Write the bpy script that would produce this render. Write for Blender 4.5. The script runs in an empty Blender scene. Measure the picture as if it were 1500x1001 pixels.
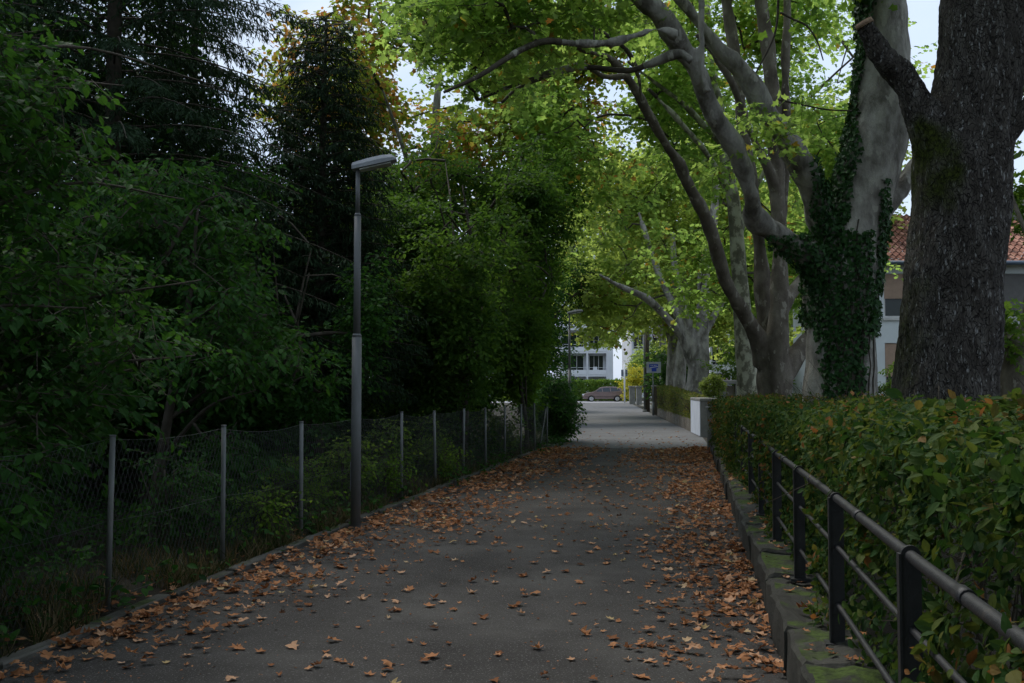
import bpy, math, random
import numpy as np
from mathutils import Vector, noise as mn
R = np.random.default_rng(7)
random.seed(7)
C = bpy.context.scene.collection
F = 1500.0
H = 1.65
PITCH = math.atan(65/1500)
cp, sp = math.cos(PITCH), math.sin(PITCH)

# ---------------------------------------------------------------- layout helpers
def S(px, py, Y):
    "world point seen in the photograph at (px,py) at forward distance Y"
    cx = (px-750)/F; cy = (500-py)/F
    wy = cp - sp*cy; wz = sp + cp*cy
    t = Y/wy
    return np.array([cx*t, Y, H + wz*t])
def wall_x(Y): return 1.53+.1716*(Y-5.68)          # foot of the low wall on the right
def kerb_x(Y): return -2.43+.1834*(Y-8.84)         # road edge on the left
def fence_x(Y): return -4.55+.203*Y

def nz(P, sc, off=0.0):
    return np.array([mn.noise(Vector((p[0]*sc+off, p[1]*sc+off*1.7, p[2]*sc-off))) for p in P])
def unit(a):
    n = np.linalg.norm(a, axis=-1, keepdims=True); n[n < 1e-9] = 1
    return a/n

# ---------------------------------------------------------------- tagging
def tag(o, label=None, cat=None, group=None, kind=None):
    if label: o['label'] = label
    if cat: o['category'] = cat
    if group: o['group'] = group
    if kind: o['kind'] = kind
    return o
def empty(name, loc, label=None, cat=None, group=None):
    o = bpy.data.objects.new(name, None); C.objects.link(o)
    o.location = tuple(float(x) for x in loc); o.empty_display_size = .2
    return tag(o, label, cat, group)
def copy_tree(o, parent=None):
    c = o.copy(); C.objects.link(c); c.parent = parent
    for ch in list(o.children): copy_tree(ch, c)
    return c
def world_loc(o):
    v = Vector((0, 0, 0))
    while o is not None:
        v = v + Vector(o.location); o = o.parent
    return np.array(v)

# ---------------------------------------------------------------- mesh collector
class MB:
    def __init__(s): s.v = []; s.f = []; s.n = 0
    def add(s, verts, faces, rnd=0.5, mat=0, smooth=False):
        verts = np.asarray(verts, float); k = len(verts)
        if isinstance(faces, np.ndarray): groups = [faces]
        else:
            g = {}
            for f in faces: g.setdefault(len(f), []).append(f)
            groups = [np.array(x) for x in g.values()]
        for a in groups:
            r = np.full(len(a), rnd, float) if np.isscalar(rnd) else np.asarray(rnd, float)
            s.f.append((a+s.n, r, mat, smooth))
        s.v.append(verts); s.n += k
        return s
    def box(s, x0, x1, y0, y1, z0, z1, rnd=.5, mat=0):
        v = [(x0,y0,z0),(x1,y0,z0),(x1,y1,z0),(x0,y1,z0),(x0,y0,z1),(x1,y0,z1),(x1,y1,z1),(x0,y1,z1)]
        f = [(0,3,2,1),(4,5,6,7),(0,1,5,4),(1,2,6,5),(2,3,7,6),(3,0,4,7)]
        return s.add(v, f, rnd, mat)
    def obox(s, c, ux, hx, hy, z0, z1, rnd=.5, mat=0, ch=0.0, top=None):
        "box turned in plan: centre c, direction ux, half sizes; ch chamfers the top"
        ux = np.array([ux[0], ux[1], 0.]); ux /= np.linalg.norm(ux); uy = np.array([-ux[1], ux[0], 0])
        c = np.array([c[0], c[1], 0.])
        def ring(a, b, z): return [c+ux*i*a+uy*j*b+np.array([0,0,z]) for i, j in ((-1,-1),(1,-1),(1,1),(-1,1))]
        rs = [ring(hx, hy, z0), ring(hx, hy, z1-ch)]
        if ch > 0: rs.append(ring(hx-ch, hy-ch, z1))
        v = [p for r in rs for p in r]; f = [(3,2,1,0)]
        for k in range(len(rs)-1):
            for j in range(4):
                a = 4*k+j; b = 4*k+(j+1) % 4
                f.append((a, b, b+4, a+4))
        m = 4*(len(rs)-1); f.append((m, m+1, m+2, m+3))
        return s.add(v, f, rnd, mat)
    def tube(s, P, rad, sides=8, cap=True, rnd=.5, mat=0, smooth=True):
        P = np.asarray(P, float); n = len(P); rad = np.broadcast_to(np.asarray(rad, float), (n,))
        T = np.zeros_like(P); T[1:-1] = P[2:]-P[:-2]; T[0] = P[1]-P[0]; T[-1] = P[-1]-P[-2]; T = unit(T)
        ref = np.array([1., 0, 0]) if abs(T[0][0]) < .8 else np.array([0, 1., 0])
        A = np.zeros_like(P); a = ref-T[0]*np.dot(ref, T[0]); a /= np.linalg.norm(a); A[0] = a
        for i in range(1, n):
            a = A[i-1]-T[i]*np.dot(A[i-1], T[i]); A[i] = a/max(np.linalg.norm(a), 1e-9)
        B = np.cross(T, A)
        th = np.linspace(0, 2*np.pi, sides, endpoint=False)
        V = P[:,None]+rad[:,None,None]*(A[:,None]*np.cos(th)[None,:,None]+B[:,None]*np.sin(th)[None,:,None])
        V = V.reshape(-1, 3)
        i = np.arange(n-1)[:,None]*sides; j = np.arange(sides)[None]
        j2 = (j+1) % sides
        Q = np.stack([i+j, i+j2, i+sides+j2, i+sides+j], -1).reshape(-1, 4)
        s.add(V, Q, rnd, mat, smooth)
        if cap:
            s.f.append((np.array([list(range(sides))[::-1]])+s.n-len(V), np.array([rnd]), mat, False))
            s.f.append((np.array([list(range(sides))])+s.n-sides, np.array([rnd]), mat, False))
        return s
    def sticks(s, A, B, ra, rb, rnd=.5, mat=0):
        "many thin three-sided twigs at once"
        A = np.asarray(A); B = np.asarray(B); n = len(A)
        if n == 0: return s
        T = unit(B-A); ref = np.where(np.abs(T[:, 2:3]) < .9, np.array([[0, 0, 1.]]), np.array([[1., 0, 0]]))
        U = unit(np.cross(T, ref)); W = np.cross(T, U)
        ra = np.broadcast_to(ra, (n,))[:, None]; rb = np.broadcast_to(rb, (n,))[:, None]
        V = []
        for P, r in ((A, ra), (B, rb)):
            for k in range(3):
                t = 2*np.pi*k/3; V.append(P+r*(U*math.cos(t)+W*math.sin(t)))
        V = np.stack(V, 1).reshape(-1, 3)
        b = (np.arange(n)*6)[:, None]
        Q = np.stack([b+np.array([[k, (k+1) % 3, (k+1) % 3+3, k+3]]) for k in range(3)], 1).reshape(-1, 4)
        s.add(V, Q, rnd, mat, True); return s
    def leaves(s, P, D, N, size, tpl, rnd, mat=0):
        tv, tf = tpl; P = np.asarray(P, float); n = len(P)
        if n == 0: return s
        D = unit(D); V = unit(np.cross(N, D)); W = np.cross(D, V)
        size = np.broadcast_to(size, (n,))
        M = np.stack([D, V, W], 1)                   # n,3,3 rows
        X = P[:, None]+size[:, None, None]*np.einsum('kj,njc->nkc', tv, M)
        k = len(tv); base = (np.arange(n)*k)
        st = s.n
        s.v.append(X.reshape(-1, 3)); s.n += n*k
        rnd = np.broadcast_to(rnd, (n,)).astype(float)
        for f in tf:
            s.f.append((base[:, None]+np.array(f)[None]+st, rnd, mat, False))
        return s
    def mesh(s, name, off=(0, 0, 0)):
        V = np.concatenate(s.v)-np.asarray(off)[None]
        L = np.concatenate([a.ravel() for a, *_ in s.f])
        tot = np.concatenate([np.full(len(a), a.shape[1]) for a, *_ in s.f])
        rn = np.concatenate([r for _, r, *_ in s.f])
        mi = np.concatenate([np.full(len(a), m) for a, _, m, _ in s.f])
        sm = np.concatenate([np.full(len(a), q) for a, _, _, q in s.f])
        me = bpy.data.meshes.new(name)
        me.vertices.add(len(V)); me.vertices.foreach_set('co', V.astype(np.float32).ravel())
        me.loops.add(len(L)); me.loops.foreach_set('vertex_index', L.astype(np.int32))
        me.polygons.add(len(tot))
        me.polygons.foreach_set('loop_start', (np.cumsum(tot)-tot).astype(np.int32))
        me.polygons.foreach_set('material_index', mi.astype(np.int32))
        me.polygons.foreach_set('use_smooth', sm)
        at = me.attributes.new('rnd', 'FLOAT', 'FACE'); at.data.foreach_set('value', rn.astype(np.float32))
        me.update(calc_edges=True); me.validate()
        return me
    def build(s, name, mats, parent=None, base=None, label=None, cat=None, group=None, kind=None):
        loc = world_loc(parent) if parent is not None else (np.zeros(3) if base is None else np.asarray(base, float))
        me = s.mesh(name, loc)
        for m in (mats if isinstance(mats, (list, tuple)) else [mats]): me.materials.append(m)
        o = bpy.data.objects.new(name, me); C.objects.link(o)
        if parent is not None: o.parent = parent
        else: o.location = tuple(float(x) for x in loc)
        return tag(o, label, cat, group, kind)

def remesh_build(mb, name, m, parent, voxel, amp=.02, fis=0.0, moss=None, knots=()):
    "fuse overlapping limbs into one skin, then roughen it"
    me0 = mb.mesh('tmp'); tmp = bpy.data.objects.new('tmp', me0); C.objects.link(tmp)
    md = tmp.modifiers.new('r', 'REMESH'); md.mode = 'VOXEL'; md.voxel_size = voxel; md.use_smooth_shade = True
    ms = tmp.modifiers.new('s', 'SMOOTH'); ms.iterations = 4; ms.factor = .6
    dg = bpy.context.evaluated_depsgraph_get()
    me = bpy.data.meshes.new_from_object(tmp.evaluated_get(dg))
    bpy.data.objects.remove(tmp); bpy.data.meshes.remove(me0)
    n = len(me.vertices); co = np.zeros(n*3, np.float32); me.vertices.foreach_get('co', co); co = co.reshape(-1, 3).astype(float)
    no = np.zeros(n*3, np.float32); me.vertices.foreach_get('normal', no); no = no.reshape(-1, 3).astype(float)
    d = amp*1.6*nz(co*np.array([1, 1, .6]), 1.6)+amp*.8*nz(co*np.array([1, 1, .45]), 5, 3)
    if fis > 0:
        d += fis*(1-np.abs(nz(co*np.array([1, 1, .22]), 11, 9))*2.6)+fis*.5*nz(co, 16, 2)
    for kp, kr, kh in knots:
        q = np.linalg.norm(co-kp, axis=1)/kr
        d += kh*(np.exp(-q*q)-1.3*np.exp(-(q*2.6)**2))
    co2 = co+no*d[:, None]
    off = world_loc(parent)
    me.vertices.foreach_set('co', (co2-off).astype(np.float32).ravel())
    at = me.attributes.new('moss', 'FLOAT', 'POINT')
    at.data.foreach_set('value', (moss(co, no) if moss else np.zeros(n)).astype(np.float32))
    me.materials.clear(); me.materials.append(m)
    me.polygons.foreach_set('use_smooth', np.ones(len(me.polygons), bool))
    me.name = name; me.update()
    o = bpy.data.objects.new(name, me); C.objects.link(o); o.parent = parent
    return o, co2, no

# ---------------------------------------------------------------- leaf shapes
def halves(half, mid=((.5, 0),), fold=.18, droop=.22):
    h = len(half); pts = list(half)+[(u, -v) for u, v in half[1:-1]]
    tv = np.array([(u, v, fold*abs(v)-droop*u*u) for u, v in pts])
    tv = np.vstack([tv, [[.5, 0, -droop*.25]]]); m = len(tv)-1
    r = list(range(h))+[m]
    l = [0]+[m]+[h-1]+[h+i for i in range(h-2)][::-1]
    return tv, [tuple(r), tuple(l)]
T_PLANE = halves([(0,0),(-.06,.22),(.10,.52),(.30,.27),(.66,.46),(.64,.15),(1,0)])
T_PLANE2 = halves([(0,0),(-.02,.28),(.16,.44),(.34,.30),(.60,.50),(.60,.20),(.95,0)], fold=-.1, droop=.35)
T_OVAL = halves([(0,0),(.18,.20),(.5,.30),(.8,.17),(1,0)])
T_IVY = halves([(0,0),(-.05,.3),(.2,.5),(.5,.27),(1,0)], fold=.12, droop=.15)
T_KITE = (np.array([(0,0,0),(.45,.32,.04),(1,0,-.12),(.45,-.32,.04)]), [(0,1,2,3)])
T_STAR = (np.array([(0,0,0),(0,.42,.03),(.3,.28,.02),(.62,.45,-.02),(1,0,-.15),(.62,-.45,-.02),(.3,-.28,.02),(0,-.42,.03)]), [(0,1,2,3,4,5,6,7)])
T_NEEDLE = (np.array([(0,0,0),(.5,.09,0),(1,0,-.1),(.5,-.09,0)]), [(0,1,2,3)])
def T_FALLEN(seed):
    r = np.random.default_rng(seed)
    base = [(-.30,0),(0,0.012),(-.06,.22),(.10,.52),(.30,.27),(.66,.46),(.64,.15),(1,0)]
    h = [(u+(r.normal(0,.03) if 1 < i < 7 else 0), v*(1+r.normal(0,.12)) if v > .05 else v) for i, (u, v) in enumerate(base)]
    pts = h+[(u, -v*(1+r.normal(0,.1))) for u, v in h[1:-1]]+[(.25, 0),(.6, 0)]
    cu, cv, tw = r.uniform(-.35,.6), r.uniform(-.6,1.3), r.normal(0,.35)
    tv = np.array([(u*(1-.12*abs(cu)), v*(1-.2*abs(cv)), cu*(u-.45)**2+cv*v*v+tw*(u-.4)*v+r.normal(0,.045)) for u, v in pts])
    tv[:, 0] -= .4
    tv[:, 2] -= tv[:, 2].min()
    k = len(h); a, b = len(pts)-2, len(pts)-1
    f = [(0,1,k),(1,2,3,4,a),(4,5,6,b,a),(6,7,b)]
    l = lambda i: k+i-1
    f += [(k,a,l(4),l(3),l(2)),(a,b,l(6),l(5),l(4)),(b,7,l(6)),(1,a,k)]
    return tv, f

# ---------------------------------------------------------------- materials
def new_mat(name):
    m = bpy.data.materials.new(name); m.use_nodes = True
    nt = m.node_tree; nt.nodes.clear()
    out = nt.nodes.new('ShaderNodeOutputMaterial')
    return m, nt, out
def N(nt, t, **kw):
    n = nt.nodes.new(t)
    for k, v in kw.items():
        if k in n.inputs.keys() if hasattr(n.inputs, 'keys') else False: n.inputs[k].default_value = v
        else: setattr(n, k, v)
    return n
def ramp(nt, fac, stops, interp='LINEAR'):
    r = nt.nodes.new('ShaderNodeValToRGB'); cr = r.color_ramp; cr.interpolation = interp
    while len(cr.elements) < len(stops): cr.elements.new(.5)
    for e, (p, c) in zip(cr.elements, stops): e.position = p; e.color = (*c, 1)
    nt.links.new(fac, r.inputs[0]); return r.outputs[0]
def leafmat(name, stops, trans=.35, tcol=1.9, rough=.5, spec=.35):
    m, nt, out = new_mat(name); L = nt.links
    at = N(nt, 'ShaderNodeAttribute', attribute_name='rnd')
    col = ramp(nt, at.outputs['Fac'], stops)
    p = N(nt, 'ShaderNodeBsdfPrincipled'); p.inputs['Roughness'].default_value = min(1, rough+.12)
    p.inputs['Specular IOR Level'].default_value = spec*.4
    L.new(col, p.inputs['Base Color'])
    t = N(nt, 'ShaderNodeBsdfTranslucent')
    mx = N(nt, 'ShaderNodeMix', data_type='RGBA', blend_type='MULTIPLY'); mx.inputs[0].default_value = 1
    L.new(col, mx.inputs[6]); mx.inputs[7].default_value = (tcol*1.12, tcol*.98, tcol*.72, 1)
    L.new(mx.outputs[2], t.inputs['Color'])
    ms = N(nt, 'ShaderNodeMixShader'); ms.inputs[0].default_value = trans
    L.new(p.outputs[0], ms.inputs[1]); L.new(t.outputs[0], ms.inputs[2]); L.new(ms.outputs[0], out.inputs[0])
    return m
def surf(name, stops, scale=4, detail=6, rough=.85, spec=.3, bump=.3, bscale=None, bdist=.01, metal=0, stretch=(1,1,1), musg=None, moss=None, rndmix=0, voro=None, speck=None):
    """noise-coloured solid; moss=(colour, threshold) grows on upward faces or the moss attribute"""
    m, nt, out = new_mat(name); L = nt.links
    tc = N(nt, 'ShaderNodeTexCoord'); mp = N(nt, 'ShaderNodeMapping'); mp.inputs['Scale'].default_value = stretch
    L.new(tc.outputs['Object'], mp.inputs[0])
    n1 = N(nt, 'ShaderNodeTexNoise'); n1.inputs['Scale'].default_value = scale; n1.inputs['Detail'].default_value = detail; n1.inputs['Roughness'].default_value = .62
    L.new(mp.outputs[0], n1.inputs[0])
    fac = n1.outputs['Fac']
    if rndmix:
        at = N(nt, 'ShaderNodeAttribute', attribute_name='rnd')
        mm = N(nt, 'ShaderNodeMix', data_type='FLOAT'); mm.inputs[0].default_value = rndmix
        L.new(fac, mm.inputs[2]); L.new(at.outputs['Fac'], mm.inputs[3]); fac = mm.outputs[0]
    col = ramp(nt, fac, stops)
    p = N(nt, 'ShaderNodeBsdfPrincipled'); p.inputs['Roughness'].default_value = rough
    p.inputs['Specular IOR Level'].default_value = spec; p.inputs['Metallic'].default_value = metal
    if speck:                                            # (scale, colour, threshold)
        v = N(nt, 'ShaderNodeTexNoise'); v.inputs['Scale'].default_value = speck[0]; v.inputs['Detail'].default_value = 4
        L.new(mp.outputs[0], v.inputs[0])
        mr = N(nt, 'ShaderNodeMapRange'); mr.inputs[1].default_value = speck[2]; mr.inputs[2].default_value = speck[2]+(speck[3] if len(speck) > 3 else .07)
        L.new(v.outputs['Fac'], mr.inputs[0])
        x = N(nt, 'ShaderNodeMix', data_type='RGBA'); L.new(mr.outputs[0], x.inputs[0]); L.new(col, x.inputs[6]); x.inputs[7].default_value = (*speck[1], 1)
        col = x.outputs[2]
    hsrc = None
    if voro:
        vt = N(nt, 'ShaderNodeTexVoronoi', feature='DISTANCE_TO_EDGE'); vt.inputs['Scale'].default_value = voro[0]
        mp2 = N(nt, 'ShaderNodeMapping'); mp2.inputs['Scale'].default_value = voro[1]
        nd = N(nt, 'ShaderNodeTexNoise'); nd.inputs['Scale'].default_value = 3
        L.new(tc.outputs['Object'], nd.inputs[0])
        va = N(nt, 'ShaderNodeVectorMath', operation='MULTIPLY_ADD'); va.inputs[1].default_value = (.35,)*3
        L.new(nd.outputs['Color'], va.inputs[0]); L.new(tc.outputs['Object'], va.inputs[2])
        L.new(va.outputs[0], mp2.inputs[0]); L.new(mp2.outputs[0], vt.inputs['Vector'])
        mr = N(nt, 'ShaderNodeMapRange'); mr.inputs[2].default_value = voro[2]; L.new(vt.outputs['Distance'], mr.inputs[0])
        x = N(nt, 'ShaderNodeMix', data_type='RGBA'); L.new(mr.outputs[0], x.inputs[0]); x.inputs[6].default_value = (*voro[3], 1); L.new(col, x.inputs[7])
        col = x.outputs[2]; hsrc = mr.outputs[0]
    if moss:
        mcol, mode, th = moss
        n3 = N(nt, 'ShaderNodeTexNoise'); n3.inputs['Scale'].default_value = 3.2; n3.inputs['Detail'].default_value = 7
        L.new(tc.outputs['Object'], n3.inputs[0])
        if mode == 'attr':
            at = N(nt, 'ShaderNodeAttribute', attribute_name='moss'); src = at.outputs['Fac']
        else:
            ge = N(nt, 'ShaderNodeNewGeometry'); sx = N(nt, 'ShaderNodeSeparateXYZ'); L.new(ge.outputs['Normal'], sx.inputs[0]); src = sx.outputs['Z']
        ad = N(nt, 'ShaderNodeMath', operation='MULTIPLY'); L.new(src, ad.inputs[0]); L.new(n3.outputs['Fac'], ad.inputs[1])
        mr = N(nt, 'ShaderNodeMapRange'); mr.inputs[1].default_value = th; mr.inputs[2].default_value = th+(.35 if mode == 'attr' else .1); L.new(ad.outputs[0], mr.inputs[0])
        n4 = N(nt, 'ShaderNodeTexNoise'); n4.inputs['Scale'].default_value = 25; L.new(tc.outputs['Object'], n4.inputs[0])
        mc = ramp(nt, n4.outputs['Fac'], [(.3, tuple(c*.5 for c in mcol)), (.7, tuple(c*1.5 for c in mcol))])
        x = N(nt, 'ShaderNodeMix', data_type='RGBA'); L.new(mr.outputs[0], x.inputs[0]); L.new(col, x.inputs[6]); L.new(mc, x.inputs[7])
        col = x.outputs[2]
    L.new(col, p.inputs['Base Color'])
    if bump:
        nb = N(nt, 'ShaderNodeTexNoise'); nb.inputs['Scale'].default_value = bscale or scale*4; nb.inputs['Detail'].default_value = 8; nb.inputs['Roughness'].default_value = .7
        L.new(mp.outputs[0], nb.inputs[0])
        h = nb.outputs['Fac']
        if hsrc is not None:
            ad = N(nt, 'ShaderNodeMath', operation='MULTIPLY_ADD'); ad.inputs[1].default_value = .5; L.new(h, ad.inputs[0]); L.new(hsrc, ad.inputs[2]); h = ad.outputs[0]
        b = N(nt, 'ShaderNodeBump'); b.inputs['Strength'].default_value = bump; b.inputs['Distance'].default_value = bdist
        L.new(h, b.inputs['Height']); L.new(b.outputs[0], p.inputs['Normal'])
    L.new(p.outputs[0], out.inputs[0])
    return m
def plain(name, c, rough=.5, metal=0, spec=.4, var=.12):
    a = tuple(x*(1-var) for x in c); b = tuple(min(1, x*(1+var)) for x in c)
    return surf(name, [(.3, a), (.7, b)], scale=6, rough=rough, metal=metal, spec=spec, bump=.05)

M = {}
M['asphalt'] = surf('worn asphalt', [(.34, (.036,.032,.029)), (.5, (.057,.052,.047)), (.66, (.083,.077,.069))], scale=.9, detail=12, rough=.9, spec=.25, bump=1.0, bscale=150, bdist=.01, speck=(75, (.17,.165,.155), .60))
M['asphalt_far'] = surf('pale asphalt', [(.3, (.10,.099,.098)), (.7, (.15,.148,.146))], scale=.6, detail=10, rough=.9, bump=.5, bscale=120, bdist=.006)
M['asphalt_street'] = surf('street asphalt', [(.3, (.26,.26,.27)), (.7, (.33,.33,.34))], scale=.4, detail=8, rough=.9, bump=.3, bscale=100)
M['soil'] = surf('soil and leaf mould', [(.3, (.018,.014,.009)), (.5, (.032,.025,.014)), (.7, (.035,.04,.015))], scale=1.2, detail=10, bump=.9, bscale=30, bdist=.05)
M['kerb'] = surf('kerb stone', [(.3, (.04,.037,.03)), (.5,(.085,.08,.068)), (.75, (.14,.13,.115))], scale=3, rndmix=.35, bump=.6, bscale=40, moss=((.035,.05,.012), 'up', .50))
M['wallstone'] = surf('mossy wall stone', [(.3, (.024,.023,.018)), (.55, (.052,.05,.04)), (.75, (.10,.096,.082))], scale=3.5, detail=10, rndmix=.3, bump=.9, bscale=30, bdist=.02, moss=((.045,.072,.009), 'up', .462))
M['concrete'] = surf('weathered concrete', [(.3, (.14,.135,.12)), (.7, (.27,.26,.235))], scale=3, detail=9, bump=.5, bscale=40, moss=((.05,.06,.02), 'up', .55))
M['paintwall'] = surf('pale painted render', [(.3, (.50,.53,.58)), (.7, (.62,.65,.70))], scale=2, bump=.3, bscale=60)
M['bark_dark'] = surf('rugged dark bark', [(.3, (.030,.025,.020)), (.5, (.062,.054,.045)), (.72, (.125,.115,.1))], scale=7, detail=12, stretch=(1,1,.35), rough=.95, spec=.2, bump=1.0, bscale=13, bdist=.07, voro=(27, (1,1,.3), .07, (.03,.026,.022)), speck=(24, (.25,.245,.23), .585, .12), moss=((.032,.042,.005), 'attr', .22))
M['bark_plane'] = surf('pale plane bark', [(.30, (.08,.072,.058)), (.42, (.17,.155,.13)), (.52, (.28,.262,.225)), (.62, (.37,.35,.30)), (.72, (.46,.44,.385))], scale=3.2, detail=9, stretch=(1,1,.5), rough=.85, spec=.2, bump=.9, bscale=14, bdist=.05, speck=(6.5, (.37,.35,.295), .585, .035), moss=((.06,.07,.03), 'attr', .35))
M['bark_brown'] = surf('brown plane bark', [(.3, (.065,.053,.040)), (.5, (.14,.118,.09)), (.7, (.23,.205,.16))], scale=3, detail=10, stretch=(1,1,.6), rough=.9, spec=.2, bump=.8, bscale=14, bdist=.03, speck=(7, (.27,.245,.195), .60, .04))
M['bark_mottled'] = surf('mottled plane bark', [(.3, (.10,.095,.065)), (.48, (.17,.16,.11)), (.52, (.36,.35,.25)), (.7, (.46,.45,.33))], scale=4, detail=5, stretch=(1,1,.7), bump=.5, bscale=14, bdist=.02)
M['bark_thin'] = surf('twig bark', [(.3, (.035,.028,.02)), (.7, (.09,.075,.055))], scale=8, bump=.2)
M['cutwood'] = surf('fresh cut wood', [(.3, (.16,.10,.06)), (.7, (.36,.25,.16))], scale=18, bump=.2)
M['galv'] = surf('galvanised steel', [(.3, (.11,.115,.11)), (.6, (.19,.195,.19)), (.75, (.10,.085,.06))], scale=5, detail=8, rough=.6, metal=.25, bump=.15, stretch=(1,1,.3))
M['wire'] = plain('galvanised wire', (.065,.07,.066), .6, .3)
M['lamp'] = surf('grey painted lamp steel', [(.3, (.09,.095,.092)), (.62, (.155,.158,.155)), (.75, (.13,.115,.09))], scale=3.5, detail=8, rough=.55, metal=.1, bump=.12, stretch=(1,1,.25))
M['lamphead'] = plain('light grey lamp housing', (.26,.27,.28), .5)
M['lampglass'] = plain('frosted lamp cover', (.5,.5,.48), .25)
M['rail'] = surf('worn black iron paint', [(.3, (.012,.012,.013)), (.6, (.024,.024,.025)), (.72, (.055,.045,.035))], scale=9, detail=9, rough=.5, spec=.5, bump=.35, bscale=45)
M['dark'] = plain('dark void', (.02,.02,.022), .6)
M['glass'] = plain('dark window glass', (.02,.03,.026), .15, 0, .35)
M['bluegreyglass'] = plain('car window glass', (.03,.035,.04), .06, 0, .8)
M['white'] = plain('white paint', (.78,.79,.80), .6, var=.05)
M['whiterender'] = surf('white wall render', [(.3, (.66,.67,.68)), (.7, (.76,.77,.78))], scale=1.2, bump=.3, bscale=50)
M['houserender'] = surf('off-white house render', [(.3, (.62,.65,.64)), (.7, (.74,.76,.76))], scale=.8, detail=8, bump=.5, bscale=40, bdist=.02)
M['frame'] = plain('pale window frame', (.55,.53,.50), .5)
M['blind'] = plain('beige roller shutter', (.40,.27,.19), .6)
M['blinddark'] = plain('grey roller shutter', (.13,.12,.11), .6)
M['tile'] = surf('clay roof tile', [(.25, (.13,.055,.035)), (.5, (.27,.11,.07)), (.75, (.40,.2,.14))], scale=1.6, detail=6, rndmix=.6, bump=.3, bscale=30, moss=((.14,.13,.04), 'up', .56))
M['pipe'] = plain('blue-grey drainpipe', (.09,.12,.16), .5)
M['signface'] = plain('pale grey sign face', (.42,.43,.47), .5)
M['blue'] = plain('blue sign print', (.03,.07,.42), .5)
M['signgrey'] = plain('grey blue sign panel', (.16,.19,.25), .5)
M['wood'] = surf('weathered pole wood', [(.3, (.05,.04,.03)), (.7, (.11,.09,.065))], scale=5, stretch=(1,1,.1), bump=.4)
M['carpaint'] = plain('brown rose car paint', (.235,.17,.165), .3, .25, .5, var=.03)
M['tyre'] = plain('tyre rubber', (.02,.02,.02), .9)
M['rim'] = plain('alloy rim', (.6,.6,.62), .3, .5)
M['redglass'] = plain('red tail lamp', (.4,.02,.02), .2)
M['clearlamp'] = plain('headlamp lens', (.55,.57,.6), .15)
M['awning'] = plain('mauve awning cloth', (.42,.27,.36), .7)
M['orange'] = plain('orange cloth', (.62,.22,.08), .7)
M['needle'] = leafmat('conifer needles', [(0, (.010,.024,.010)), (1, (.022,.045,.018))], trans=.12, rough=.6)
def greens(a, b, brown=.0):
    st = [(0, a), (.9-brown, b)]
    if brown: st += [(.93-brown*.5, (.16,.12,.02)), (1, (.20,.075,.025))]
    return st
M['leaf_bright'] = leafmat('plane leaves bright', greens((.068,.138,.034), (.155,.235,.062), .05), trans=.66, tcol=3.1)
M['leaf_far'] = leafmat('plane leaves far', greens((.10,.17,.04), (.195,.255,.07), .03), trans=.64, tcol=2.9)
M['leaf_autumn'] = leafmat('plane leaves turning', [(0, (.06,.12,.018)), (.58, (.15,.21,.03)), (.70, (.20,.13,.032)), (1, (.26,.11,.042))], trans=.55, tcol=2.2)
M['leaf_mid'] = leafmat('beech leaves', greens((.036,.095,.016), (.125,.21,.032)), trans=.55, tcol=2.1)
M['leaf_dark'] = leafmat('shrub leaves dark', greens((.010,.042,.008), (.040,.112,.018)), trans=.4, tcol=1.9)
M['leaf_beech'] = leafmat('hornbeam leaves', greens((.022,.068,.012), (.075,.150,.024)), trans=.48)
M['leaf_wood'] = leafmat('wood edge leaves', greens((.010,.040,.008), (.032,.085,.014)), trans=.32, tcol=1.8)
M['leaf_hazel'] = leafmat('hazel leaves', greens((.05,.12,.012), (.09,.17,.02)), trans=.45, tcol=2.2)
M['leaf_ivy'] = leafmat('ivy leaves', greens((.012,.042,.010), (.032,.088,.020)), trans=.15, rough=.42, spec=.45)
M['leaf_hedge'] = leafmat('hedge leaves', [(0, (.009,.030,.008)), (.4, (.025,.062,.012)), (.72,(.055,.088,.017)), (.9, (.085,.11,.022)), (.97, (.14,.10,.03)), (1, (.2,.09,.03))], trans=.32, tcol=1.9, rough=.55, spec=.3)
M['leaf_box'] = leafmat('box leaves', greens((.09,.15,.025), (.2,.27,.05)), trans=.4)
M['leaf_yellow'] = leafmat('yellow shrub leaves', greens((.22,.26,.03), (.42,.4,.05)), trans=.4)
M['leaf_farhedge'] = leafmat('far hedge leaves', greens((.05,.11,.014), (.11,.19,.03)), trans=.35)
M['fallen'] = leafmat('fallen plane leaves', [(0, (.09,.042,.022)), (.2, (.24,.10,.045)), (.45, (.38,.17,.078)), (.75, (.50,.255,.13)), (.9, (.56,.37,.25)), (1, (.46,.33,.16))], trans=.12, tcol=1.2, rough=.7, spec=.2)
M['grassdry'] = leafmat('verge grass', [(0, (.022,.04,.010)), (.45, (.04,.055,.016)), (.6, (.09,.07,.035)), (1, (.17,.13,.075))], trans=.25, tcol=1.5)

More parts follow.
